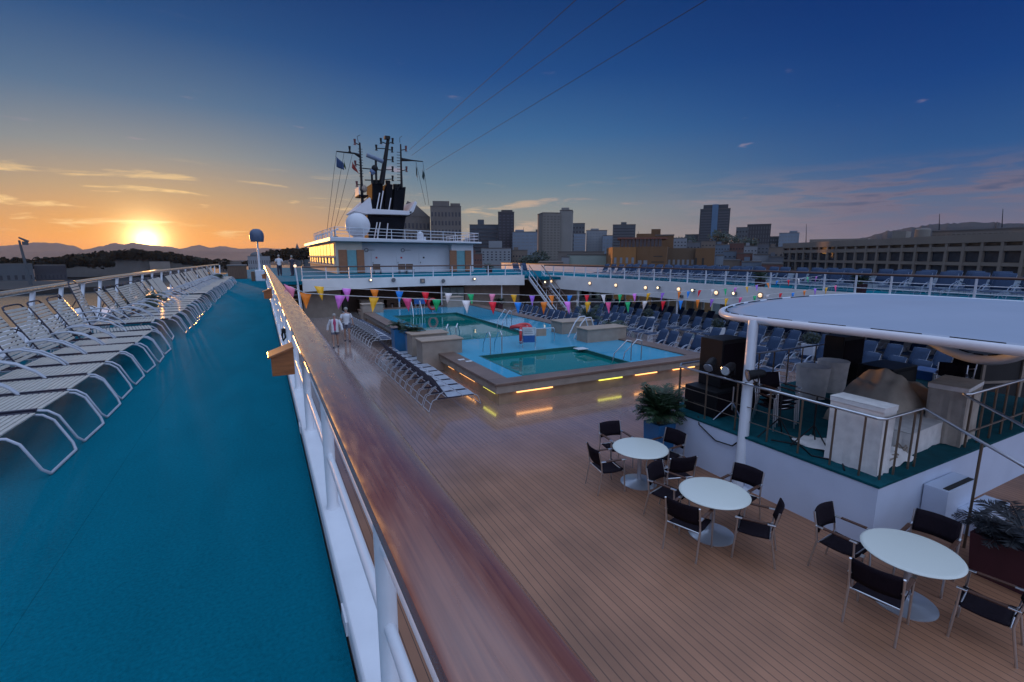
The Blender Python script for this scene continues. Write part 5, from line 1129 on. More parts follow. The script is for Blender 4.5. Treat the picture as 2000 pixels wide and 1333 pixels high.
# ================================================================ CANOPY
t = thing('canopy', 'large white fabric canopy on a thick white tube frame over the stage', 'canopy', (0, 0, 0))
edge = [(8.72, 1.0, .53), (8.72, 2.2, .485), (8.70, 3.6, .475), (8.70, 5.2, .45), (8.74, 6.4, .43), (8.90, 7.1, .42), (9.25, 7.55, .44), (9.8, 7.85, .46), (10.8, 8.15, .49), (12.2, 8.3, .52), (14, 8.3, .54), (16, 8.2, .52), (17, 7.6, .5), (17.3, 6.0, .5), (17.3, 3.5, .5), (17.2, 1.0, .48)]
def smoothpath(P_, k=6):
    out = []; n = len(P_)
    for i in range(n - 1):
        p0, p1, p2, p3 = [Vector(P_[max(0, min(n - 1, j))]) for j in (i - 1, i, i + 1, i + 2)]
        for s_ in range(k):
            u = s_ / k; out.append(.5 * ((2 * p1) + (p2 - p0) * u + (2 * p0 - 5 * p1 + 4 * p2 - p3) * u * u + (3 * p1 - p0 - 3 * p2 + p3) * u ** 3))
    out.append(Vector(P_[-1])); return out
ep = smoothpath(edge)
MB().tube(ep, .072, 14).build('frame_tube', m_white_tube, t, smooth=True)
cen = Vector((12.8, 2.5, 0))
fab_ = MB(); M_ = 16; vs = []; nE = len(ep)
for i, q in enumerate(ep):
    for j in range(M_ + 1):
        k = j / M_; base = Vector((q.x, q.y, 0)).lerp(cen, k * .985 + .012)
        z = (q.z + .055) * (1 - k) + .55 * k + .22 * math.sin(math.pi * min(1, k) * .5) ** 1.2 * .9
        vs.append((base.x, base.y, z))
fs = [(i * (M_ + 1) + j, (i + 1) * (M_ + 1) + j, (i + 1) * (M_ + 1) + j + 1, i * (M_ + 1) + j + 1) for i in range(nE - 1) for j in range(M_)]
fab_.add(vs, fs)
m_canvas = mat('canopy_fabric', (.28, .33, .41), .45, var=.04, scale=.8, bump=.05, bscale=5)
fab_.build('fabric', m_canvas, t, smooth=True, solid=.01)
# lacing slots: dark gaps between fabric and tube
sl_ = 0; 
for i in range(6, 60, 1):
    if i % 4 == 3: continue
    a, b = ep[i], ep[i + 1]; d = (b - a); nrm = Vector((cen.x - a.x, cen.y - a.y, 0)).normalized()
    if i % 4 == 0:
        c_ = ep[min(i + 3, nE - 1)]
        pts = [ep[k] + nrm * .085 + Vector((0, 0, .066)) for k in (i, i + 1, i + 2, min(i + 3, nE - 1))]
        pts[-1] = pts[-2].lerp(pts[-1], .55)
        MB().tube(pts, .013, 6).build('lacing_slot', m_black, t)
# sagging lower arc of tube with its own strip of fabric (starboard lobe)
arc = smoothpath([(13.4, 6.2, .02), (13.5, 5.5, -.14), (13.5, 4.95, -.38), (13.5, 4.45, -.48), (13.5, 4.0, -.38), (13.4, 3.5, -.06), (13.3, 3.0, .2)], 6)
MB().tube(arc, .10, 12).build('arc_tube', m_white_tube, t, smooth=True)
strip_ = MB(); nA = len(arc)
strip_.add([(q.x + .12, q.y, q.z + .10) for q in arc] + [(q.x + 1.2, q.y, q.z * .4 + .42) for q in arc], [(i, i + 1, nA + i + 1, nA + i) for i in range(nA - 1)])
strip_.build('arc_fabric', m_canvas, t, smooth=True, solid=.01)
for i in range(8, 28, 3): MB().tube([arc[i] + Vector((-.0, 0, .11)), arc[i + 2] + Vector((0, 0, .11))], .014, 6).build('lacing_slot', m_black, t)
t = thing('canopy_post', 'thick white post carrying the canopy against the white stage side', 'post', (8.0, 5.95, -2.8))
MB().tube([(.0, -.10, 0), (.15, -.01, 1.05), (.69, .38, 3.22)], .10, 18).build('shaft', m_white_tube, t, smooth=True); MB().lathe([(.2, 0), (.2, .03), (.11, .06)], c=(0, -.10, 0), n=18).build('foot', m_white_tube, t)

# ================================================================ CAFE TABLES AND CHAIRS
def table():
    t = thing('cafe_table', '-', 'table')
    MB().lathe([(.01, .705), (.50, .705), (.53, .712), (.545, .728), (.53, .744), (.50, .749), (.01, .749)], n=48).build('table_top', m_table, t, smooth=True)
    MB().lathe([(.36, 0), (.36, .012), (.30, .03), (.10, .055), (.045, .08), (.045, .10)], n=36).build('base', m_tbase, t, smooth=True)
    MB().lathe([(.04, .09), (.04, .70)], n=16).build('column', m_tbase, t, smooth=True)
    MB().lathe([(.16, .690), (.16, .704)], n=16).build('mount_plate', m_tbase, t)
    return t
def chair():
    t = thing('armchair', '-', 'armchair')   # faces +x, centre of seat at origin
    MB().grid(lambda i, j: (-.22 + .46 * i, -.235 + .47 * j, .445 - .02 * math.sin(math.pi * i) - .02 * math.sin(math.pi * j) + .012 * i), 6, 6).build('seat', m_blackfab, t, smooth=True, solid=.022)
    MB().grid(lambda i, j: (-.285 - .075 * i - .05 * math.sin(math.pi * j) + .03, -.25 + .50 * j, .57 + .31 * i), 4, 10).build('backrest', m_blackfab, t, smooth=True, solid=.02)
    for s_ in (-1, 1):
        y = s_ * .265
        MB().tube([(.25, y, 0), (.22, y, .45), (.21, y, .655)], .0145, 10).build('leg', m_chrome, t, smooth=True)
        MB().tube([(-.33, y, 0), (-.25, y, .45), (-.27, y, .62), (-.325, y, .87)], .0145, 10).build('leg', m_chrome, t, smooth=True)
        a = MB().extrude_x([(y - .026, .660), (y + .026, .660), (y + .026, .682), (y - .026, .682)], -.18, .15).build('armrest', m_armwood, t, bevel=.006)
        MB().extrude_x([(y - .023, .658), (y + .023, .658), (y + .023, .676), (y - .023, .676)], .151, .25).build('arm_tip', m_chrome, t, bevel=.005)
        MB().extrude_x([(y - .023, .658), (y + .023, .658), (y + .023, .676), (y - .023, .676)], -.29, -.181).build('arm_heel', m_chrome, t, bevel=.005)
    for x in (-.23, .20): MB().bar((x, -.265, .43), (x, .265, .43), .011, 8).build('crossbar', m_chrome, t)
    return t
TB = [(6.45, 6.95, 'round cream cafe table nearest the blue planter'), (6.24, 4.98, 'round cream cafe table in the middle, beside the canopy post'), (7.20, 2.70, 'round cream cafe table nearest the camera by the stage corner')]
for i, (x, y, lab) in enumerate(TB): place('table', table, (x, y, -2.8), i * .5, lab, 'round cafe tables')
CH = [(6.60, 8.08, 6.45, 6.95, 'black armchair on the far side of the first cafe table, its back to the pool'), (5.46, 7.12, 6.45, 6.95, 'black armchair on the port side of the first cafe table'),
      (7.48, 7.05, 6.45, 6.95, 'black armchair between the first cafe table and the blue planter'), (6.62, 6.02, 6.9, 6.95, 'black armchair tucked between the first and middle tables, facing the first'),
      (5.95, 5.98, 6.24, 4.98, 'black armchair on the far side of the middle table'), (5.36, 4.80, 6.24, 5.1, 'black armchair on the near port side of the middle table'),
      (6.52, 4.10, 6.0, 4.9, 'black armchair on the near side of the middle table'), (7.25, 5.15, 6.24, 4.98, 'black armchair between the middle table and the white stage side'),
      (7.10, 3.72, 7.20, 2.70, 'black armchair against the stage side beyond the nearest table'), (6.22, 2.62, 7.3, 2.85, 'black armchair on the port side of the nearest table'),
      (7.35, 1.68, 7.15, 2.70, 'black armchair on the near side of the nearest table'), (8.22, 2.85, 7.2, 2.70, 'black armchair between the nearest table and the maroon planter')]
for x, y, tx, ty, lab in CH:
    a = math.atan2(ty - y, tx - x); x2 = x + .28 * math.cos(a); y2 = y + .28 * math.sin(a)
    place('chair', chair, (x2, y2, -2.8), a, lab, 'black armchairs around the cafe tables', scale=1.0)
def stack():
    t = chair(); return t
for i in range(3): place('chair', chair, (9.15 + i * .02, 6.0 - i * .02, ZS + .0 + i * .09), R(-100), 'black armchair in the stack on the stage behind the canopy post, %s from the bottom' % nth(i), 'stacked stage chairs')
for i, (x, y) in enumerate(((14.2, 6.1), (15.2, 6.4))): place('chair', chair, (x + .3, y - .9, ZS), R(200 - 30 * i), 'black armchair at the starboard side of the stage, %s' % ('left of two' if i == 0 else 'right of two'), 'chairs at the starboard side of the stage')
t = thing('speaker_shelf', 'dark shelving with pale frames at the far starboard side under the canopy', 'shelf', (17.8, 5.2, -2.8), R(-20))
MB().box(-1.2, 1.2, -.3, .3, 0, 1.9).build('body', m_dark, t); 
for z in (.55, 1.2, 1.9): MB().box(-1.25, 1.25, -.34, -.301, z, z + .06).build('shelf_edge', m_tan, t)
for x in (-1.2, 0, 1.2): MB().box(x - .04, x + .04, -.345, -.3015, 0, 1.85).build('upright', m_tan, t)
t = thing('white_cabinet', 'small white and blue cabinet on the lower deck seen under the canopy', 'cabinet', (16.8, 6.6, -2.8)); MB().box(-.35, .35, -.3, .3, 0, 1.3).build('body', m_signblue, t, bevel=.02); MB().box(-.36, .1, -.34, -.301, .7, 1.28).build('front_panel', m_signwhite, t)

# ================================================================ BUNTING
PC = [(.90, .10, .28), (.95, .24, .015), (.80, .22, .72), (.95, .48, .015), (.85, .78, .74), (.90, .01, .03), (.01, .26, .80), (.005, .50, .16), (.42, .18, .78), (.95, .28, .42)]
PN = ['pink', 'orange', 'magenta', 'amber', 'white', 'red', 'blue', 'green', 'violet', 'pale pink']
PM = [mat('pennant_' + PN[k].replace(' ', '_'), v, .55, var=.06, scale=8) for k, v in enumerate(PC)]
def bunting(label, pts, cols, seed, size=.30):
    rnd = random.Random(seed); t = thing('bunting', label, 'bunting', (0, 0, 0))
    MB().tube([pts[0]] + pts[1:], .007, 5).build('line', m_rope, t)
    for q, c_ in zip(pts, cols):
        i = pts.index(q); d = (Vector(pts[min(i + 1, len(pts) - 1)]) - Vector(pts[max(i - 1, 0)])).normalized()
        q = Vector(q); w = size * .36; h = size * rnd.uniform(.95, 1.1); sw = Vector((rnd.uniform(-.05, .05), rnd.uniform(-.08, .08), 0)); cur = rnd.uniform(-.04, .04); sd = Vector((-d.y, d.x, 0))
        mb = MB(); vs = []
        for r__ in range(4):
            k = r__ / 3
            for s_ in (-1, 0, 1): vs.append(q + d * (s_ * w * (1 - k)) + Vector((0, 0, -h * k)) + sw * k + sd * (cur * (1 - abs(s_)) * (1 - k)))
        fs = [(r__ * 3 + s_, r__ * 3 + s_ + 1, r__ * 3 + s_ + 4, r__ * 3 + s_ + 3) for r__ in range(3) for s_ in range(2)]
        mb.add(vs, fs); o = mb.build('pennant', PM[c_], t, smooth=True, solid=.002)
        o['label'] = '%s triangular pennant' % PN[c_]
def fitline(px, A, B):
    return px
bunting('nearer string of coloured triangular pennants strung across the pool well', [(0.45, 10.03, 1.14), (0.72, 10.05, 1.0), (1.36, 10.11, 0.93), (2.03, 10.17, 0.87), (2.73, 10.23, 0.81), (3.41, 10.29, 0.75), (4.13, 10.35, 0.69), (4.83, 10.41, 0.63), (5.54, 10.47, 0.58), (6.33, 10.54, 0.55), (7.08, 10.61, 0.52), (7.79, 10.67, 0.48), (8.53, 10.74, 0.44), (9.28, 10.8, 0.41), (10.0, 10.87, 0.39), (10.79, 10.94, 0.36), (11.59, 11.01, 0.34), (12.41, 11.08, 0.32), (13.14, 11.14, 0.31), (13.91, 11.21, 0.3), (14.71, 11.28, 0.29), (15.53, 11.35, 0.31), (16.36, 11.43, 0.31), (17.2, 11.5, 0.34), (18.04, 11.57, 0.32), (18.85, 11.64, 0.37), (19.65, 11.71, 0.42), (20.54, 11.79, 0.43), (21.28, 11.86, 0.49)], [9, 1, 2, 3, 0, 7, 4, 5, 6, 1, 2, 3, 0, 7, 4, 5, 6, 1, 8, 3, 0, 7, 4, 5, 6, 1, 8, 3, 0], 1)
bunting('farther string of coloured triangular pennants strung across the pool well', [(1.16, 12.0, 1.01), (1.77, 12.07, 0.94), (2.44, 12.15, 0.89), (3.08, 12.23, 0.83), (3.78, 12.32, 0.77), (4.45, 12.4, 0.71), (5.12, 12.48, 0.67), (5.83, 12.57, 0.63), (6.56, 12.66, 0.58), (7.23, 12.74, 0.53), (7.97, 12.83, 0.5), (8.72, 12.92, 0.47), (9.45, 13.01, 0.45), (10.19, 13.1, 0.42), (10.99, 13.2, 0.4), (11.71, 13.29, 0.39), (12.46, 13.38, 0.37), (13.25, 13.48, 0.36), (14.21, 13.6, 0.36), (14.77, 13.67, 0.35), (15.48, 13.75, 0.37), (16.33, 13.86, 0.35), (17.22, 13.97, 0.36), (17.96, 14.06, 0.38), (18.81, 14.16, 0.39), (19.58, 14.26, 0.43), (20.46, 14.36, 0.5), (21.28, 14.46, 0.57), (22.3, 14.59, 0.58), (23.26, 14.71, 0.63), (24.11, 14.81, 0.66), (25.06, 14.93, 0.69), (25.97, 15.04, 0.77)], [3, 2, 1, 6, 5, 4, 7, 9, 3, 8, 1, 6, 5, 4, 7, 2, 3, 8, 1, 6, 5, 4, 7, 2, 3, 8, 1, 6, 5, 4, 7, 2, 3], 2)

# ================================================================ CITY
def facade_mat(name, col, rough=.8, var=.12):
    return mat(name, col, rough, var=var, scale=.08)
m_win = mat('city_window_glass', (.025, .03, .04), .25, var=.3, scale=.2, spec=.6)
m_winpale = mat('city_window_pale', (.16, .18, .21), .4, var=.3, scale=.2)
m_roof = mat('city_roof', (.10, .09, .085), .9, var=.2, scale=.1)
GZ = -26.0
def building(name, label, bb, depth, m, floors=0, cols=0, win=(.7, .55), wm=None, rot=0, base=GZ, roofbits=(), side=True, zwin=None, band=False, cat='building', parapet=True, group=None):
    cx, cy, w, z, rz = bb
    t = thing(name, label, cat, (cx, cy, base), rz + rot, group); H = z - base
    MB().box(-w / 2, w / 2, 0, depth, 0, H).build('wall', m, t)
    if parapet: MB().box(-w / 2 - .15, w / 2 + .15, -.15, depth + .15, H + .003, H + .5).build('roof', m_roof, t)
    for (a, b, h, d0, d1) in roofbits: MB().box(-w / 2 + a * w, -w / 2 + b * w, d0 * depth, d1 * depth, H + .51, H + .5 + h).build('roof_block', m, t)
    wm = wm or m_win
    if floors:
        z0 = zwin if zwin is not None else max(3, (-1 - base)); fh = (H - z0 - 1.0) / floors
        me = None
        if band:
            bwd = w * .92; mb = MB().box(-bwd / 2, bwd / 2, -.10, -.004, 0, fh * win[1])
            proto = mb.build('window', wm, t); proto.location = (0, 0, z0)
            for i in range(1, floors):
                o = proto.copy(); C.objects.link(o); o.location = (0, 0, z0 + i * fh)
            if side:
                s2 = MB().box(-.1, -.004, 0, depth * .9, 0, fh * win[1]); p2 = s2.build('window', wm, t); p2.location = (-w / 2, depth * .05, z0)
                for i in range(1, min(floors, 14)): o = p2.copy(); C.objects.link(o); o.location = (-w / 2, depth * .05, z0 + i * fh)
        else:
            cw = w / cols; proto = None; n = 0
            for i in range(floors):
                for j in range(cols):
                    if n >= 100: break
                    loc = (-w / 2 + (j + .5) * cw, 0, z0 + (floors - 1 - i) * fh + .2); n += 1
                    if proto is None: proto = MB().box(-cw * win[0] / 2, cw * win[0] / 2, -.08, -.004, 0, fh * win[1]).build('window', wm, t); proto.location = loc
                    else: o = proto.copy(); C.objects.link(o); o.location = loc
    return t
c_stone = facade_mat('weathered_stone', (.13, .112, .10)); c_dark = facade_mat('dark_tower', (.02, .02, .028), .5); c_bluegrey = facade_mat('bluegrey_curtain', (.05, .065, .085), .5)
c_white = facade_mat('white_render', (.20, .215, .23)); c_beige = facade_mat('beige_concrete', (.17, .155, .135)); c_ochre = facade_mat('ochre_brick', (.22, .10, .03), var=.25); c_ochre2 = facade_mat('brown_brick', (.13, .066, .028), var=.25)
c_pale = facade_mat('pale_blue_white', (.16, .20, .25)); c_green = facade_mat('pale_green_render', (.23, .27, .24)); c_grey = facade_mat('grey_concrete', (.07, .08, .09)); c_cream = facade_mat('cream_concrete', (.19, .16, .135))
building('stone_block', 'massive weathered stone block with stepped top behind the funnel mast', (117.6,329.7,21.168,35.543,-0.343), 40, c_stone, 6, 9, (.5, .5), roofbits=((.08, .62, 3.2, 0, .5), (.66, .98, 2.2, .1, .6)))
building('stone_block', 'lower brown stone wing attached left of the massive stepped block', (100.1,351,24.534,29.488,-0.278), 40, c_stone, 4, 9, (.5, .5), rot=.1)
t = thing('hip_roof_building', 'brown peaked roof building just right of the funnel wing', 'building', (103.4,357.3,22.054,30.042,-0.282)[:2] + (GZ,), 0)
_b = (103.4,357.3,22.054,30.042,-0.282); _h = (100.2,358.2,41.211)[2] - GZ
t.rotation_euler = (0, 0, _b[4]); MB().box(-_b[2] / 2, _b[2] / 2, 0, 20, 0, _b[3] - GZ - .01).build('wall', c_stone, t); MB().extrude_y([(-_b[2] / 2, _b[3] - GZ), (_b[2] / 2, _b[3] - GZ), (_b[2] * .05, _h - 2.5), (-_b[2] * .22, _h)], 0, 20).build('roof', c_stone, t)
building('office_building', 'blue grey slab building left of the black tower', (170.7,383.8,24.459,27.512,-0.419), 35, c_bluegrey, 9, win=(.9, .35), band=True, roofbits=((.28, .5, 4, 0, .4),))
building('office_tower', 'narrow black tower with rooftop plant left of the beige slab tower', (178.6,357.9,12.934,36.329,-0.463), 14, c_dark, 16, 4, (.6, .4), side=False, wm=facade_mat('black_tower_glass', (.05, .05, .07), .3), roofbits=((.2, .9, 1.5, .2, .8),))
building('apartment_block', 'low whitish stepped block in front of the blue grey slab', (124.2,262.1,17.529,6.024,-0.442), 20, c_white, 4, 7, (.4, .4), roofbits=((.25, .7, 4.0, .1, .9),))
building('apartment_block', 'pale blue white block right of the black tower', (185,337.6,19.666,19.959,-0.501), 20, c_pale, 8, 6, (.7, .35), wm=m_winpale, roofbits=((.1, .45, 1.6, .2, .8),))
building('apartment_block', 'slim dark block touching the pale blue white block', (197,336.6,5.273,21.748,-0.529), 20, c_grey, 8, 2, (.5, .4))
building('slab_tower', 'broad beige slab tower with gridded window front', (157.9,255.1,10.885,26.997,-0.554), 14, c_beige, 17, 5, (.62, .55), wm=mat('beige_tower_recess', (.12, .11, .10), .7, var=.3, scale=.2), rot=.25)
building('slab_tower', 'plain pale flank tower attached to the right of the broad beige slab', (166.8,253,7.498,28.685,-0.583), 14, facade_mat('pale_flank', (.20, .19, .175)), 0, rot=-.05, roofbits=((.1, .7, 1.6, .2, .8),))
building('office_building', 'dark grey block peeping right of the beige slab tower', (297.2,426.7,12.788,34.982,-0.608), 20, c_grey, 8, 4, (.5, .4))
building('apartment_block', 'white balconied apartment block, left of the pair beside the beige tower', (246.7,352.2,10.127,20.621,-0.611), 20, c_pale, 9, win=(.9, .4), band=True, wm=m_winpale, side=False)
building('apartment_block', 'white balconied apartment block, right of the pair beside the beige tower', (264.2,351.8,17.839,23.595,-0.644), 20, c_white, 10, 7, (.6, .45), wm=m_winpale, roofbits=((.2, .6, 1.5, .2, .8),))
building('apartment_block', 'small pale block before the dark square office building', (265.8,338,8.646,18.741,-0.666), 12, c_pale, 6, 3, (.5, .4), wm=m_winpale)
building('office_building', 'dark blue grey square office building behind the ochre brick building', (244,291.3,16.593,24.525,-0.697), 20, c_grey, 12, win=(.9, .4), band=True, side=False, roofbits=((.35, .6, 2, .3, .7),))
building('low_house', 'pale green low building with small square windows left of the ochre building', (121.1,165.4,18.565,2.024,-0.632), 25, c_green, 2, 6, (.16, .3), zwin=16, wm=m_win, rot=-.05)
building('low_house', 'brown roofed long shed behind the pale green low building', (149.9,212.5,23.938,3.697,-0.614), 25, c_stone, 1, 8, (.4, .3), zwin=22)
building('low_house', 'white gable wall at the left end of the pale green building', (111.8,169.4,3.139,1.193,-0.583), 18, c_white, 0)
building('low_house', 'flat beige quay roof left of the white gable wall', (99.9,161.6,9.455,-0.923,-0.554), 20, c_cream, 0)
# ochre brick building
t = building('brick_building', 'ochre brick building with dark glazed top storey and wide roof', (115.9,137.8,8.21,4.856,-0.699), 25, c_ochre, 4, 4, (.42, .42), wm=m_winpale, rot=.12, zwin=10, parapet=False)
t = building('brick_building', 'ochre brick front block with a blank right half and faded wall lettering', (124.1,133.1,11.074,5.029,-0.75), 28, c_ochre2, 0, rot=-.06, parapet=False)
_w = (124.1,133.1,11.074,5.029,-0.75)
for r__, zz in enumerate((24.6, 20.6, 16.6)):
    for k in range(2): MB().box(-_w[2] * .40 + k * 2.0, -_w[2] * .40 + k * 2.0 + 1.3, -.1, -.004, zz, zz + 1.6).build('window', m_winpale, t)
for q_ in ((.08, .36, 27.6), (.02, .42, 25.6), (.10, .30, 23.6)): MB().box(_w[2] * (q_[0]), _w[2] * q_[1], -.05, -.004, q_[2] - .15, q_[2] + .15).build('faded_lettering', m_dark, t)
bb = (122.7,137.1,14.556,7.804,-0.73); t = thing('roof_pavilion', 'dark glazed roof storey with a wide overhanging roof on the ochre brick building', 'building', (bb[0], bb[1], bb[3] - 3.2), bb[4] + .02)
MB().box(-bb[2] / 2, bb[2] / 2, 0, 14, 0, 3.1).build('glazing', m_glass, t); MB().box(-bb[2] / 2 - 1, bb[2] / 2 + 2, -1.4, 16, 3.11, 3.7).build('roof', mat('rust_roof', (.16, .06, .04), .8), t); MB().box(-bb[2] * .1, bb[2] * .35, 4, 14, 3.71, 5.2).build('roof_block', c_ochre2, t)
for k in range(11): MB().box(-bb[2] / 2 + k * bb[2] / 11, -bb[2] / 2 + k * bb[2] / 11 + .3, -.12, -.004, 0, 3.1).build('mullion', c_ochre2, t)
building('brick_building', 'tall brown core block behind the roof pavilion', (142.2,147.7,10.201,9.628,-0.766), 12, c_ochre2, 0, roofbits=((.15, .5, 2.2, .1, .9),))
t = building('brick_building', 'long brown brick wing right of the ochre building with vertical dark grooves', (137.2,131.5,9.744,4.564,-0.807), 20, facade_mat('dim_brown_brick', (.10, .065, .04)), 3, 6, (.5, .35), wm=m_winpale, zwin=14, parapet=False)
t = building('brick_building', 'ochre brick end block with dark vertical grooves, rightmost of the brick complex', (141.2,124.2,6.455,4.49,-0.849), 20, c_ochre2, 0, parapet=False)
for k in (.05, .22): MB().box(-2 + k * 14 - 2, -2 + k * 14 - 1.3, -.05, -.004, 6, 27).build('groove', m_dark, t)
building('low_house', 'pale blue square house at the right end of the brick complex', (153.6,128.1,2.477,1.805,-0.875), 12, c_pale, 2, 3, (.4, .25), zwin=20)
# dark tower with a blue stripe
t = building('office_tower', 'dark tower with a bright blue vertical stripe and stepped roof', (394.7,338.6,26.978,46.364,-0.862), 30, facade_mat('tower_dark_blue', (.025, .03, .04), .5), 18, win=(.9, .4), band=True, side=False, wm=facade_mat('tower_band', (.05, .055, .07), .4), roofbits=((.1, .92, 3.6, 0, .8),))
_w = (394.7,338.6,26.978,46.364,-0.862); MB().box(-_w[2] * .10, _w[2] * .10, -.5, -.11, 20, _w[3] - GZ + 4.4).build('stripe', facade_mat('blue_stripe', (.06, .13, .22), .4), t)
building('office_building', 'dark low block just left of the striped tower', (396.2,366.9,12.933,23.225,-0.824), 20, c_grey, 4, 5, (.5, .3))
building('office_building', 'dark grey block, lower left one of the pair right of the striped tower', (473.6,368.4,11.839,32.507,-0.91), 25, c_grey, 7, 4, (.6, .4), side=False)
building('office_building', 'dark ribbed block, taller right one of the pair right of the striped tower', (483.5,355.3,23.061,35.363,-0.937), 25, c_dark, 8, 9, (.4, .7), wm=facade_mat('ribbed', (.08, .08, .09)))
building('apartment_block', 'pale blue apartment block at the right end of the skyline, left part', (506.5,357.5,19.306,22.793,-0.956), 20, c_grey, 6, 8, (.5, .4), wm=m_winpale)
building('apartment_block', 'pale blue apartment block at the right end of the skyline, right part', (500.2,331.4,18.573,25.515,-0.986), 20, c_pale, 7, 7, (.5, .4), wm=m_winpale, roofbits=((.5, .9, 2, .2, .8),))
# hillside houses
rnd = random.Random(12); hh = [(302.3,291.6,10.205,15.737,-0.803), (294.5,270.7,9.554,11.517,-0.828), (309.1,269.4,10.335,12.827,-0.854), (254.1,210.6,8.149,8.399,-0.879), (267,210.5,8.216,9.475,-0.903), (255.8,192.2,7.026,7.175,-0.926), (267.7,192.9,6.01,8.492,-0.946), (255.4,175.7,7.777,6.334,-0.968), (210.2,169.4,5.883,3.867,-0.892), (206.5,158,6.641,2.799,-0.918), (202.6,146.5,6.219,2.056,-0.945), (197.8,135.9,5.627,1.169,-0.969), (171.7,137.5,6.501,-0.251,-0.895), (172.3,128.6,6.877,-0.774,-0.93), (172.5,119.8,6.998,-1.439,-0.964),
      (165.1,397,15.599,15.084,-0.394), (122.7,306.3,6.825,4.585,-0.381), (141.3,264.6,9.387,4.948,-0.49), (139.3,242.9,9.328,1.86,-0.521), (101.9,239.2,5.936,2.647,-0.403)]
mh = [facade_mat('house_white', (.20, .21, .23)), facade_mat('house_grey', (.10, .105, .12)), facade_mat('house_tan', (.14, .11, .09)), facade_mat('house_blue', (.10, .13, .17)), facade_mat('house_terracotta', (.11, .05, .04))]
wn = ['white', 'grey', 'tan', 'blue grey', 'terracotta']
for i, b in enumerate(hh):
    k = i % 5; where = 'right of the brick complex' if i < 15 else 'behind the deckhouse roof'
    building('small_house', 'small %s flat roofed house %s, %s in its tier' % (wn[k], where, nth(i)), b, 14, mh[k], rnd.choice((2, 3)), rnd.choice((3, 4, 5)), (.45, .3), zwin=max(6, b[3] - GZ - rnd.choice((7, 9))), group=None, roofbits=((.1, .4, 1.6, .1, .6),) if i % 2 else ())
# long gridded terminal building on the right
A = Vector((217.6,146,1.831)); B = Vector((165.8,49.39,1.769)); dirv = (B - A); A.z = B.z = GZ; dirv.z = 0
Lw = dirv.length * 1.35; ang_ = math.atan2(dirv.y, dirv.x); zt_ = 8.4
t = thing('terminal_building', 'very long cream concrete building with a grid of dark square openings', 'building', (A.x, A.y, GZ), ang_)
Ht = (217.3,146.4,7.466)[2] - GZ
MB().box(0, Lw, 0.6, 30, 0, Ht - .01).build('wall', c_dark, t)
MB().box(-.5, Lw, -.5, 30.5, Ht - 2.2, Ht).build('parapet', c_cream, t)
nb = 27; bw = Lw / nb
rows = [(217.3,146.3,6.295)[2] - GZ, (217.4,146.2,4.301)[2] - GZ, (217.5,146.1,3.008)[2] - GZ, (217.6,145.9,0.063)[2] - GZ, (217.7,145.8,-0.882)[2] - GZ, (217.9,145.5,-4.316)[2] - GZ, (217.9,145.5,-5.028)[2] - GZ]
for a_, b_ in ((1, 2), (3, 4), (5, 6)): MB().box(0, Lw, -.3, .599, rows[b_], rows[a_]).build('floor_band', c_cream, t)
for i in range(nb + 1): MB().box(i * bw - .42, i * bw + .42, -.42, .598, 2, Ht - 2.21).build('pilaster', c_cream, t)
m_louv = mat('bay_shutter', (.10, .065, .04), .6, var=.4, scale=.6); m_bay = mat('bay_glass', (.03, .035, .045), .25, var=.4, scale=.3)
k_ = 0
for r__, (zb, zt2) in enumerate(((rows[1], Ht - 2.2), (rows[3], rows[2]), (rows[5], rows[4]))):
    proto = None
    for i in range(nb):
        loc = (i * bw + .42, .3, zb)
        if proto is None or (r__ == 0 and i == 4): proto = MB().box(0, bw - .84, 0, .29, .15, zt2 - zb - .15).build('window', m_louv if (r__ == 0 and i >= 4) else m_bay, t); proto.location = loc
        else: o = proto.copy(); C.objects.link(o); o.location = loc
for nm, u0, u1, v0, D_, lab in (('roof_block', 1578, 1690, 466, 250, 0), ('roof_block', 1737, 1772, 453, 222, 1), ('roof_block', 1795, 2000, 449, 215, 2), ('roof_block', 1925, 2080, 441, 230, 3)):
    pass
building('roof_house', 'low pale roof house on the left part of the long gridded building', (233.6,131.4,22.374,9.373,-1.058), 10, c_cream, 0, rot=-.15, base=GZ + Ht + .02, parapet=False)
building('roof_house', 'small cream lift house on the roof of the long gridded building', (214.3,98.8,4.121,10.921,-1.139), 8, c_beige, 0, rot=-.2, base=GZ + Ht + .02, parapet=False)
building('roof_house', 'long roof storey with a sunlit rounded end on the long gridded building', (210,72,31.161,9.938,-1.24), 10, c_cream, 1, 22, (.6, .3), zwin=1.2, rot=-.45, base=GZ + Ht + .02, parapet=True)
t = thing('rounded_roof_end', 'rounded roof drum catching the last sunlight on the long gridded building', 'building', (207.9,88.7,10.828)[:2] + (GZ + Ht + .02,), 0); MB().lathe([(2.2, 0), (2.2, (207.9,88.7,10.828)[2] - GZ - Ht), (1.8, (207.9,88.7,10.828)[2] - GZ - Ht + .3)], n=20).build('wall', c_beige, t, smooth=True)
for i, (q1, q2) in enumerate([((216.3,135.1,7.202), (216,135.6,15.64)), ((222.5,90,11.057), (222.3,90.5,16.922)), ((228.1,74.7,11.347), (227.9,75.2,17.702)), ((199.1,224.4,10.775), (198.9,224.6,16.077)), ((167,307.6,19.714), (167.3,307.4,21.829))]):
    tag(MB().tube([q1, q2], [.16, .07], 6).build('antenna_mast', m_grey_mast if 'm_grey_mast' in globals() else m_line), 'thin antenna mast on the city roofs, %s counted from the right building leftwards' % nth(i), 'antenna')

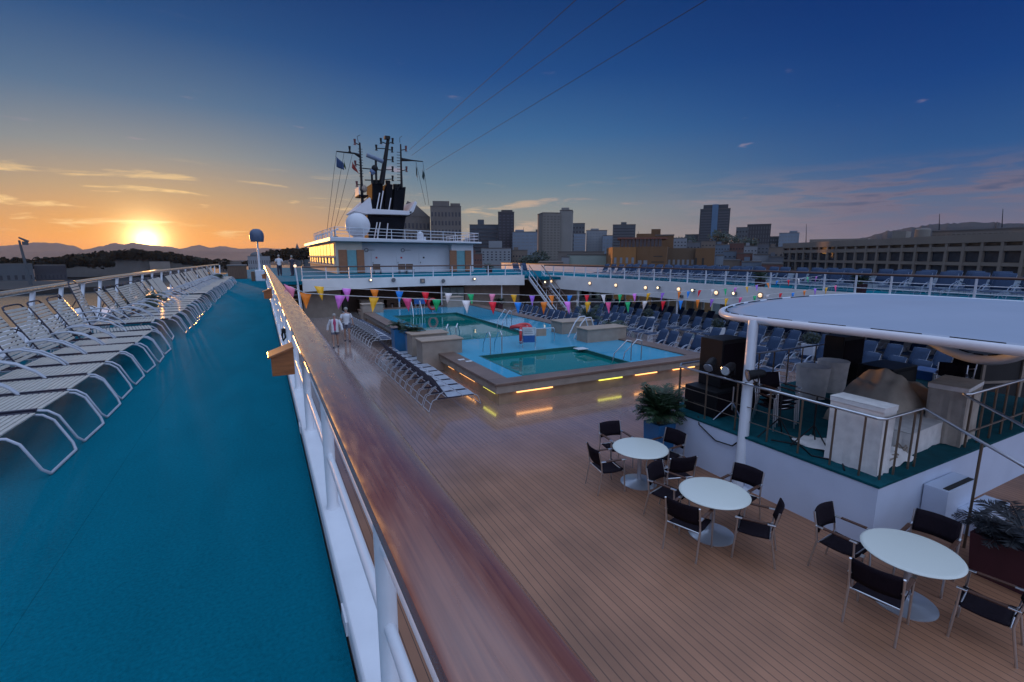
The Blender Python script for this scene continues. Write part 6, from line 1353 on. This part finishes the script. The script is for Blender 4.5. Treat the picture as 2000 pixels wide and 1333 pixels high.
# ---- terrain: hills, wooded shore, mountains
def ridge(name, prof, depth, m, base=-27.5, jag=2.0, seed=1, noise=1.0):
    rnd = random.Random(seed); P_ = []
    for (x0, y0, z0), (x1, y1, z1) in zip(prof, prof[1:]):
        for k in range(8):
            u = k / 8; s_ = u * u * (3 - 2 * u); P_.append((x0 + (x1 - x0) * u, y0 + (y1 - y0) * u, z0 + (z1 - z0) * s_ + rnd.uniform(-jag, jag)))
    P_.append(prof[-1]); vs = []; fs = []; nr = 7
    for i, (x, y, z) in enumerate(P_):
        d = Vector((x, y, 0)).normalized()
        for j in range(nr):
            u = (j - 3) / 3; hh_ = max(0, 1 - abs(u) ** 1.4) 
            q = Vector((x, y, 0)) + d * depth * u
            vs.append((q.x, q.y, base + (z - base) * (hh_ if abs(u) > 0 else 1) + (rnd.uniform(-jag, jag) if 0 < abs(u) < 1 else 0)))
    for i in range(len(P_) - 1):
        for j in range(nr - 1): fs.append((i * nr + j, (i + 1) * nr + j, (i + 1) * nr + j + 1, i * nr + j + 1))
    return struct(name, MB().add(vs, fs), m, smooth=True)
m_mount = mat('haze_tinted_mountain', (.24, .12, .07), .95, var=.2, scale=.002)  # orange of the hazy backlight is put into the mountain colour
m_hill = mat('green_hill', (.005, .008, .012), .95, var=.35, scale=.01)
m_shore = mat('dark_shore', (.03, .024, .02), .95, var=.35, scale=.02)
ridge('mountains', [(-2794,5868.9,68.6), (-2448.5,6021.2,99.5), (-2106.9,6149.1,91.9), (-1979.4,6191.3,107.9), (-1878.6,6222.6,128.7), (-1742.2,6262.2,126.5), (-1637.9,6290.3,103.7), (-1550.2,6312.4,64.9), (-1412.5,6344.7,101.8), (-1322.3,6364.1,133.9), (-1230.8,6382.4,119.8), (-1174.8,6393,141.5), (-1100.7,6406.1,126.9), (-999,6422.8,112.3), (-866.9,6441.9,103.1), (-768.7,6454.4,82.1), (-595.7,6472.6,122.7), (-481.9,6482.1,95.8), (-381.3,6488.8,113.8), (-190.3,6497.2,86.6), (75.2,6499.6,94.4), (350.4,6490.6,84.1), (751.9,6456.4,55.1), (1479.7,6329.3,44.136), (2355.7,6058.1,31.948)], 900, m_mount, jag=3, seed=3)
ridge('near_mountains', [(-1865.3,3763.1,18.486), (-1479.5,3930.8,32.232), (-1241.8,4012.2,28.045), (-1038.7,4069.5,32.529), (-838,4115.6,47.245), (-561.6,4162.3,53.1), (-413.3,4179.6,39.904), (-224,4194,33.55), (45.86,4199.7,26.979), (409.1,4180,19.969), (716.9,4138.4,12.227)], 600, m_mount, jag=3, seed=5)
ridge('hill', [(2023.2,1291,19.9), (2095.5,1170,47.833), (2134,1098.3,76.5), (2168.4,1028.6,97.9), (2193.5,973.9,107.3), (2216.3,920.9,116.3), (2242.1,856.2,118.8), (2273.3,769.5,118.2), (2281.4,745.1,113.5), (2309.4,653.1,107.4), (2350.2,486.5,86.9), (2380.3,306.8,44.196)], 500, m_hill, jag=3, seed=8)
struct('far_shore', MB().prism([(-559,951.5), (-411.6,907.4), (-201,833.8), (-166.7,920), (-167,1205.9), (-100,1576.7), (17.838,1912.6), (189.3,1957.9), (496.4,2131.3), (1137,4869,4.475)[:2], (-3120.5,5357.4,3.61)[:2]][::-1], -27.9, -25.5), m_shore)
struct('pier', MB().prism([(-355.5,602.6), (-163.9,517.1), (-124.5,541.1), (-109.2,597.6), (-122,649.3), (-494.1,840.5)][::-1], -27.9, -24.5), m_shore)
# wooded hill left: many leaf clumps over a low ridge
ridge('wooded_hill', [(-266,964,-8.489), (-242.8,970.1,-1.735), (-218.7,975.8,4.505), (-200.1,979.8,6.949), (-181.1,983.5,7.841), (-161.8,986.8,4.636), (-148.3,988.9,5.498), (-128,991.8,1.325), (-110.7,993.9,-3.824), (-85.7,996.3,-10.903)], 110, m_shore, jag=1.2, seed=9, base=-26)
m_wood = mat('far_foliage', (.014, .012, .007), .9, var=.5, scale=.05, spec=.05)
def clumps(name, label, pts, n, size, seed, m=m_wood, kind='stuff', cat='trees'):
    rnd = random.Random(seed); mb = MB()
    for k in range(n):
        i = rnd.randrange(len(pts) - 1); u = rnd.random(); a = Vector(pts[i]).lerp(Vector(pts[i + 1]), u)
        r_ = rnd.uniform(.5, 1.2) * size; c = a + Vector((rnd.uniform(-2, 2) * size, rnd.uniform(-2, 2) * size, rnd.uniform(-.9, .25) * size - size * .2))
        for q in range(9):
            d = Vector((rnd.gauss(0, 1), rnd.gauss(0, 1), rnd.gauss(0, .7))).normalized() * r_ * .8; e = d.orthogonal().normalized() * r_ * .45; f_ = d.cross(e).normalized() * r_ * .45
            mb.add([c + d - e, c + d + f_, c + d + e, c + d - f_], [(0, 1, 2, 3)])
    o = mb.build(name, m); return tag(o, label, cat, kind=kind)
clumps('wood', 'dark trees along the wooded hill below the sun', [(-254.9,925.5,-4.44), (-221.6,934.1,2.117), (-192.2,940.6,5.971), (-167.7,945.2,6.842), (-136,950.3,3.757), (-102.8,954.5,-3.616), (-52.8,958.5,-8.916)], 700, 6.5, 4)
clumps('wood', 'low dark treeline along the far left shore', [(-300.5,795.1,-0.904), (-265.5,807.5,-5.332), (-252.7,811.6,-4.818), (-225.6,819.5,-3.092), (-216,822.1,-1.19), (-201.6,825.7,-1.896), (-186.9,829.2,-5.31)], 500, 5.5, 6)
clumps('wood', 'dark treeline beyond the end of the promenade', [(15.526,899.9,2.991), (28.835,899.5,8.006), (56,898.3,8.939), (87.8,895.7,8.189), (120.3,891.9,5.669)], 420, 7, 7)
clumps('wood', 'thin shoreline trees between the wooded hill and the white hall', [(-135.9,990.7,-7.951), (-85.7,996.3,-10.903), (-31.41,999.5,-10.411), (-6.946,1000,-8.742)], 260, 4, 8)
rnd = random.Random(99)
def tree(label, p_, h, r_, seed):
    rnd = random.Random(seed); t = thing('city_tree', label, 'tree', (p_[0], p_[1], p_[2] - h))
    MB().tube([(0, 0, 0), (.2, 0, h * .5), (.5, .2, h * .85)], [h * .05, h * .035, h * .02], 7).build('trunk', m_brown, t)
    mb = MB()
    for k in range(330):
        d = Vector((rnd.gauss(0, 1), rnd.gauss(0, 1), rnd.gauss(0, .8))).normalized() * r_ * rnd.uniform(.45, 1.0) * (1 + .25 * math.sin(5 * rnd.random())); c = Vector((d.x * 1.3, d.y, h * .8 + d.z * .75))
        e = Vector((rnd.uniform(-1, 1), rnd.uniform(-1, 1), rnd.uniform(-1, 1))).normalized() * r_ * .16; f_ = e.orthogonal().normalized() * r_ * .12
        mb.add([c - e, c + f_, c + e, c - f_], [(0, 1, 2, 3)])
    mb.build('crown', m_leafdark, t)
for i, (p_, h, r_, lab) in enumerate([((134.5,234.1,2.131), 14, 5, 'dark tree left of the beige slab tower, nearer and lower one'), ((135.7,244.9,0.421), 12, 4.5, 'dark tree left of the beige slab tower, outer left one'), ((147.4,249.8,4.242), 14, 4.5, 'dark tree touching the foot of the beige slab tower'), ((382.7,321.8,22.644), 16, 8, 'dark tree before the foot of the striped tower, left one'), ((374.2,300.7,18.951), 16, 7, 'dark tree before the foot of the striped tower, right one'),
                                      ((358.5,272,14.784), 15, 7, 'dark tree on the hillside below the ribbed block'), ((328.5,307.6,16.652), 14, 6, 'dark tree on the hillside above the brick complex'), ((315.6,306.6,16.414), 12, 5, 'smaller dark tree on the hillside above the brick complex'), ((-89.1,945.8,-2.782), 14, 7, 'shoreline tree in the haze below the sun, right side')]):
    tree(lab, p_, h, r_, 40 + i)
building('white_hall', 'long white arcaded hall with a low dome on the far shore behind the radome pole', (-1.564,880,31.892,1.344,0.002), 30, c_white, 2, 10, (.3, .5), zwin=4)
t = thing('dome', 'low dome above the white arcaded hall on the far shore', 'dome', (-5.192,890,4.583)[:2] + ((-5.456,890,1.341)[2],)); MB().lathe([(9, 0), (8.5, 2.5), (6, 5.2), (2.5, 6.6), (.3, 7.2)], n=18).build('shell', c_grey, t, smooth=True)
for i, (u, lab) in enumerate((((63.3,998,24.727), 'left one of two far spired towers beside the deckhouse'), ((78.1,996.9,23.934), 'right one of two far spired towers beside the deckhouse'))):
    t = thing('spire_tower', lab, 'tower', (u[0], u[1], u[2] - 42)); MB().lathe([(6.5, 0), (6.5, 25), (5, 26), (4.6, 32), (2.5, 35), (.4, 42)], n=8).build('shaft', c_grey, t); MB().lathe([(7, 24.5), (7.2, 25.4)], n=8).build('cornice', c_stone, t)
p1, p2 = (-186.5,591.3,-5.312), (-186.5,591.3,15.46)
t = thing('crane', 'distant lattice harbour crane with a tilted jib at the left edge', 'crane', (p1[0], p1[1], -26)); hC = p2[2] + 26
MB().tube([(0, 0, 0), (-3.0, 0, hC)], [1.5, .8], 6).build('tower', c_grey, t)
j0, j1 = (-189.3,590.4,18.067), (-183.6,592.2,14.177); MB().tube([(j0[0] - p1[0], j0[1] - p1[1], j0[2] + 26), (j1[0] - p1[0], j1[1] - p1[1], j1[2] + 26)], [.7, 1.4], 6).build('jib', c_grey, t); MB().box(-1, 2.5, -1.5, 1.5, hC - 4, hC - 1).build('cab', c_grey, t)
# low port sheds on the far left shore
for i, (b, lab) in enumerate([((-246.9,718.8,45.604,-7.198,0.331), 'long dark shed on the far left shore'), ((-214.6,739.5,26.722,-8.921,0.282), 'second dark shed right of the long one'), ((-133.6,890,24.74,-6.9,0.149), 'small pale warehouse below the sun'), ((-111.8,993.7,25.317,-7.247,0.112), 'pale warehouse right of the sun on the shore'), ((-86.2,996.3,18.696,-8.27,0.086), 'small white shed on the shore'), ((-45.546,948.9,33.48,-7.145,0.048), 'low shed near the white hall')]):
    building('port_shed', lab, b, 25, (c_grey, c_dark, c_cream, c_white, c_white, c_stone)[i], 1, 8, (.4, .3), zwin=2)

# ================================================================ HAZE
hz_m = bpy.data.materials.new('haze_air'); hz_m.use_nodes = True; t_ = hz_m.node_tree; t_.nodes.clear()
pv = t_.nodes.new('ShaderNodeVolumePrincipled'); pv.inputs['Color'].default_value = (.86, .86, .92, 1); pv.inputs['Density'].default_value = 2.6e-5; pv.inputs['Anisotropy'].default_value = .12
oo = t_.nodes.new('ShaderNodeOutputMaterial'); t_.links.new(pv.outputs[0], oo.inputs['Volume'])
hb = MB().box(-9000, 9000, -2500, 9000, -29, 215).build('haze', hz_m); hb['kind'] = 'stuff'; hb['label'] = 'thin evening haze over harbour and city'; hb['category'] = 'haze'
S.cycles.volume_step_rate = 1.0
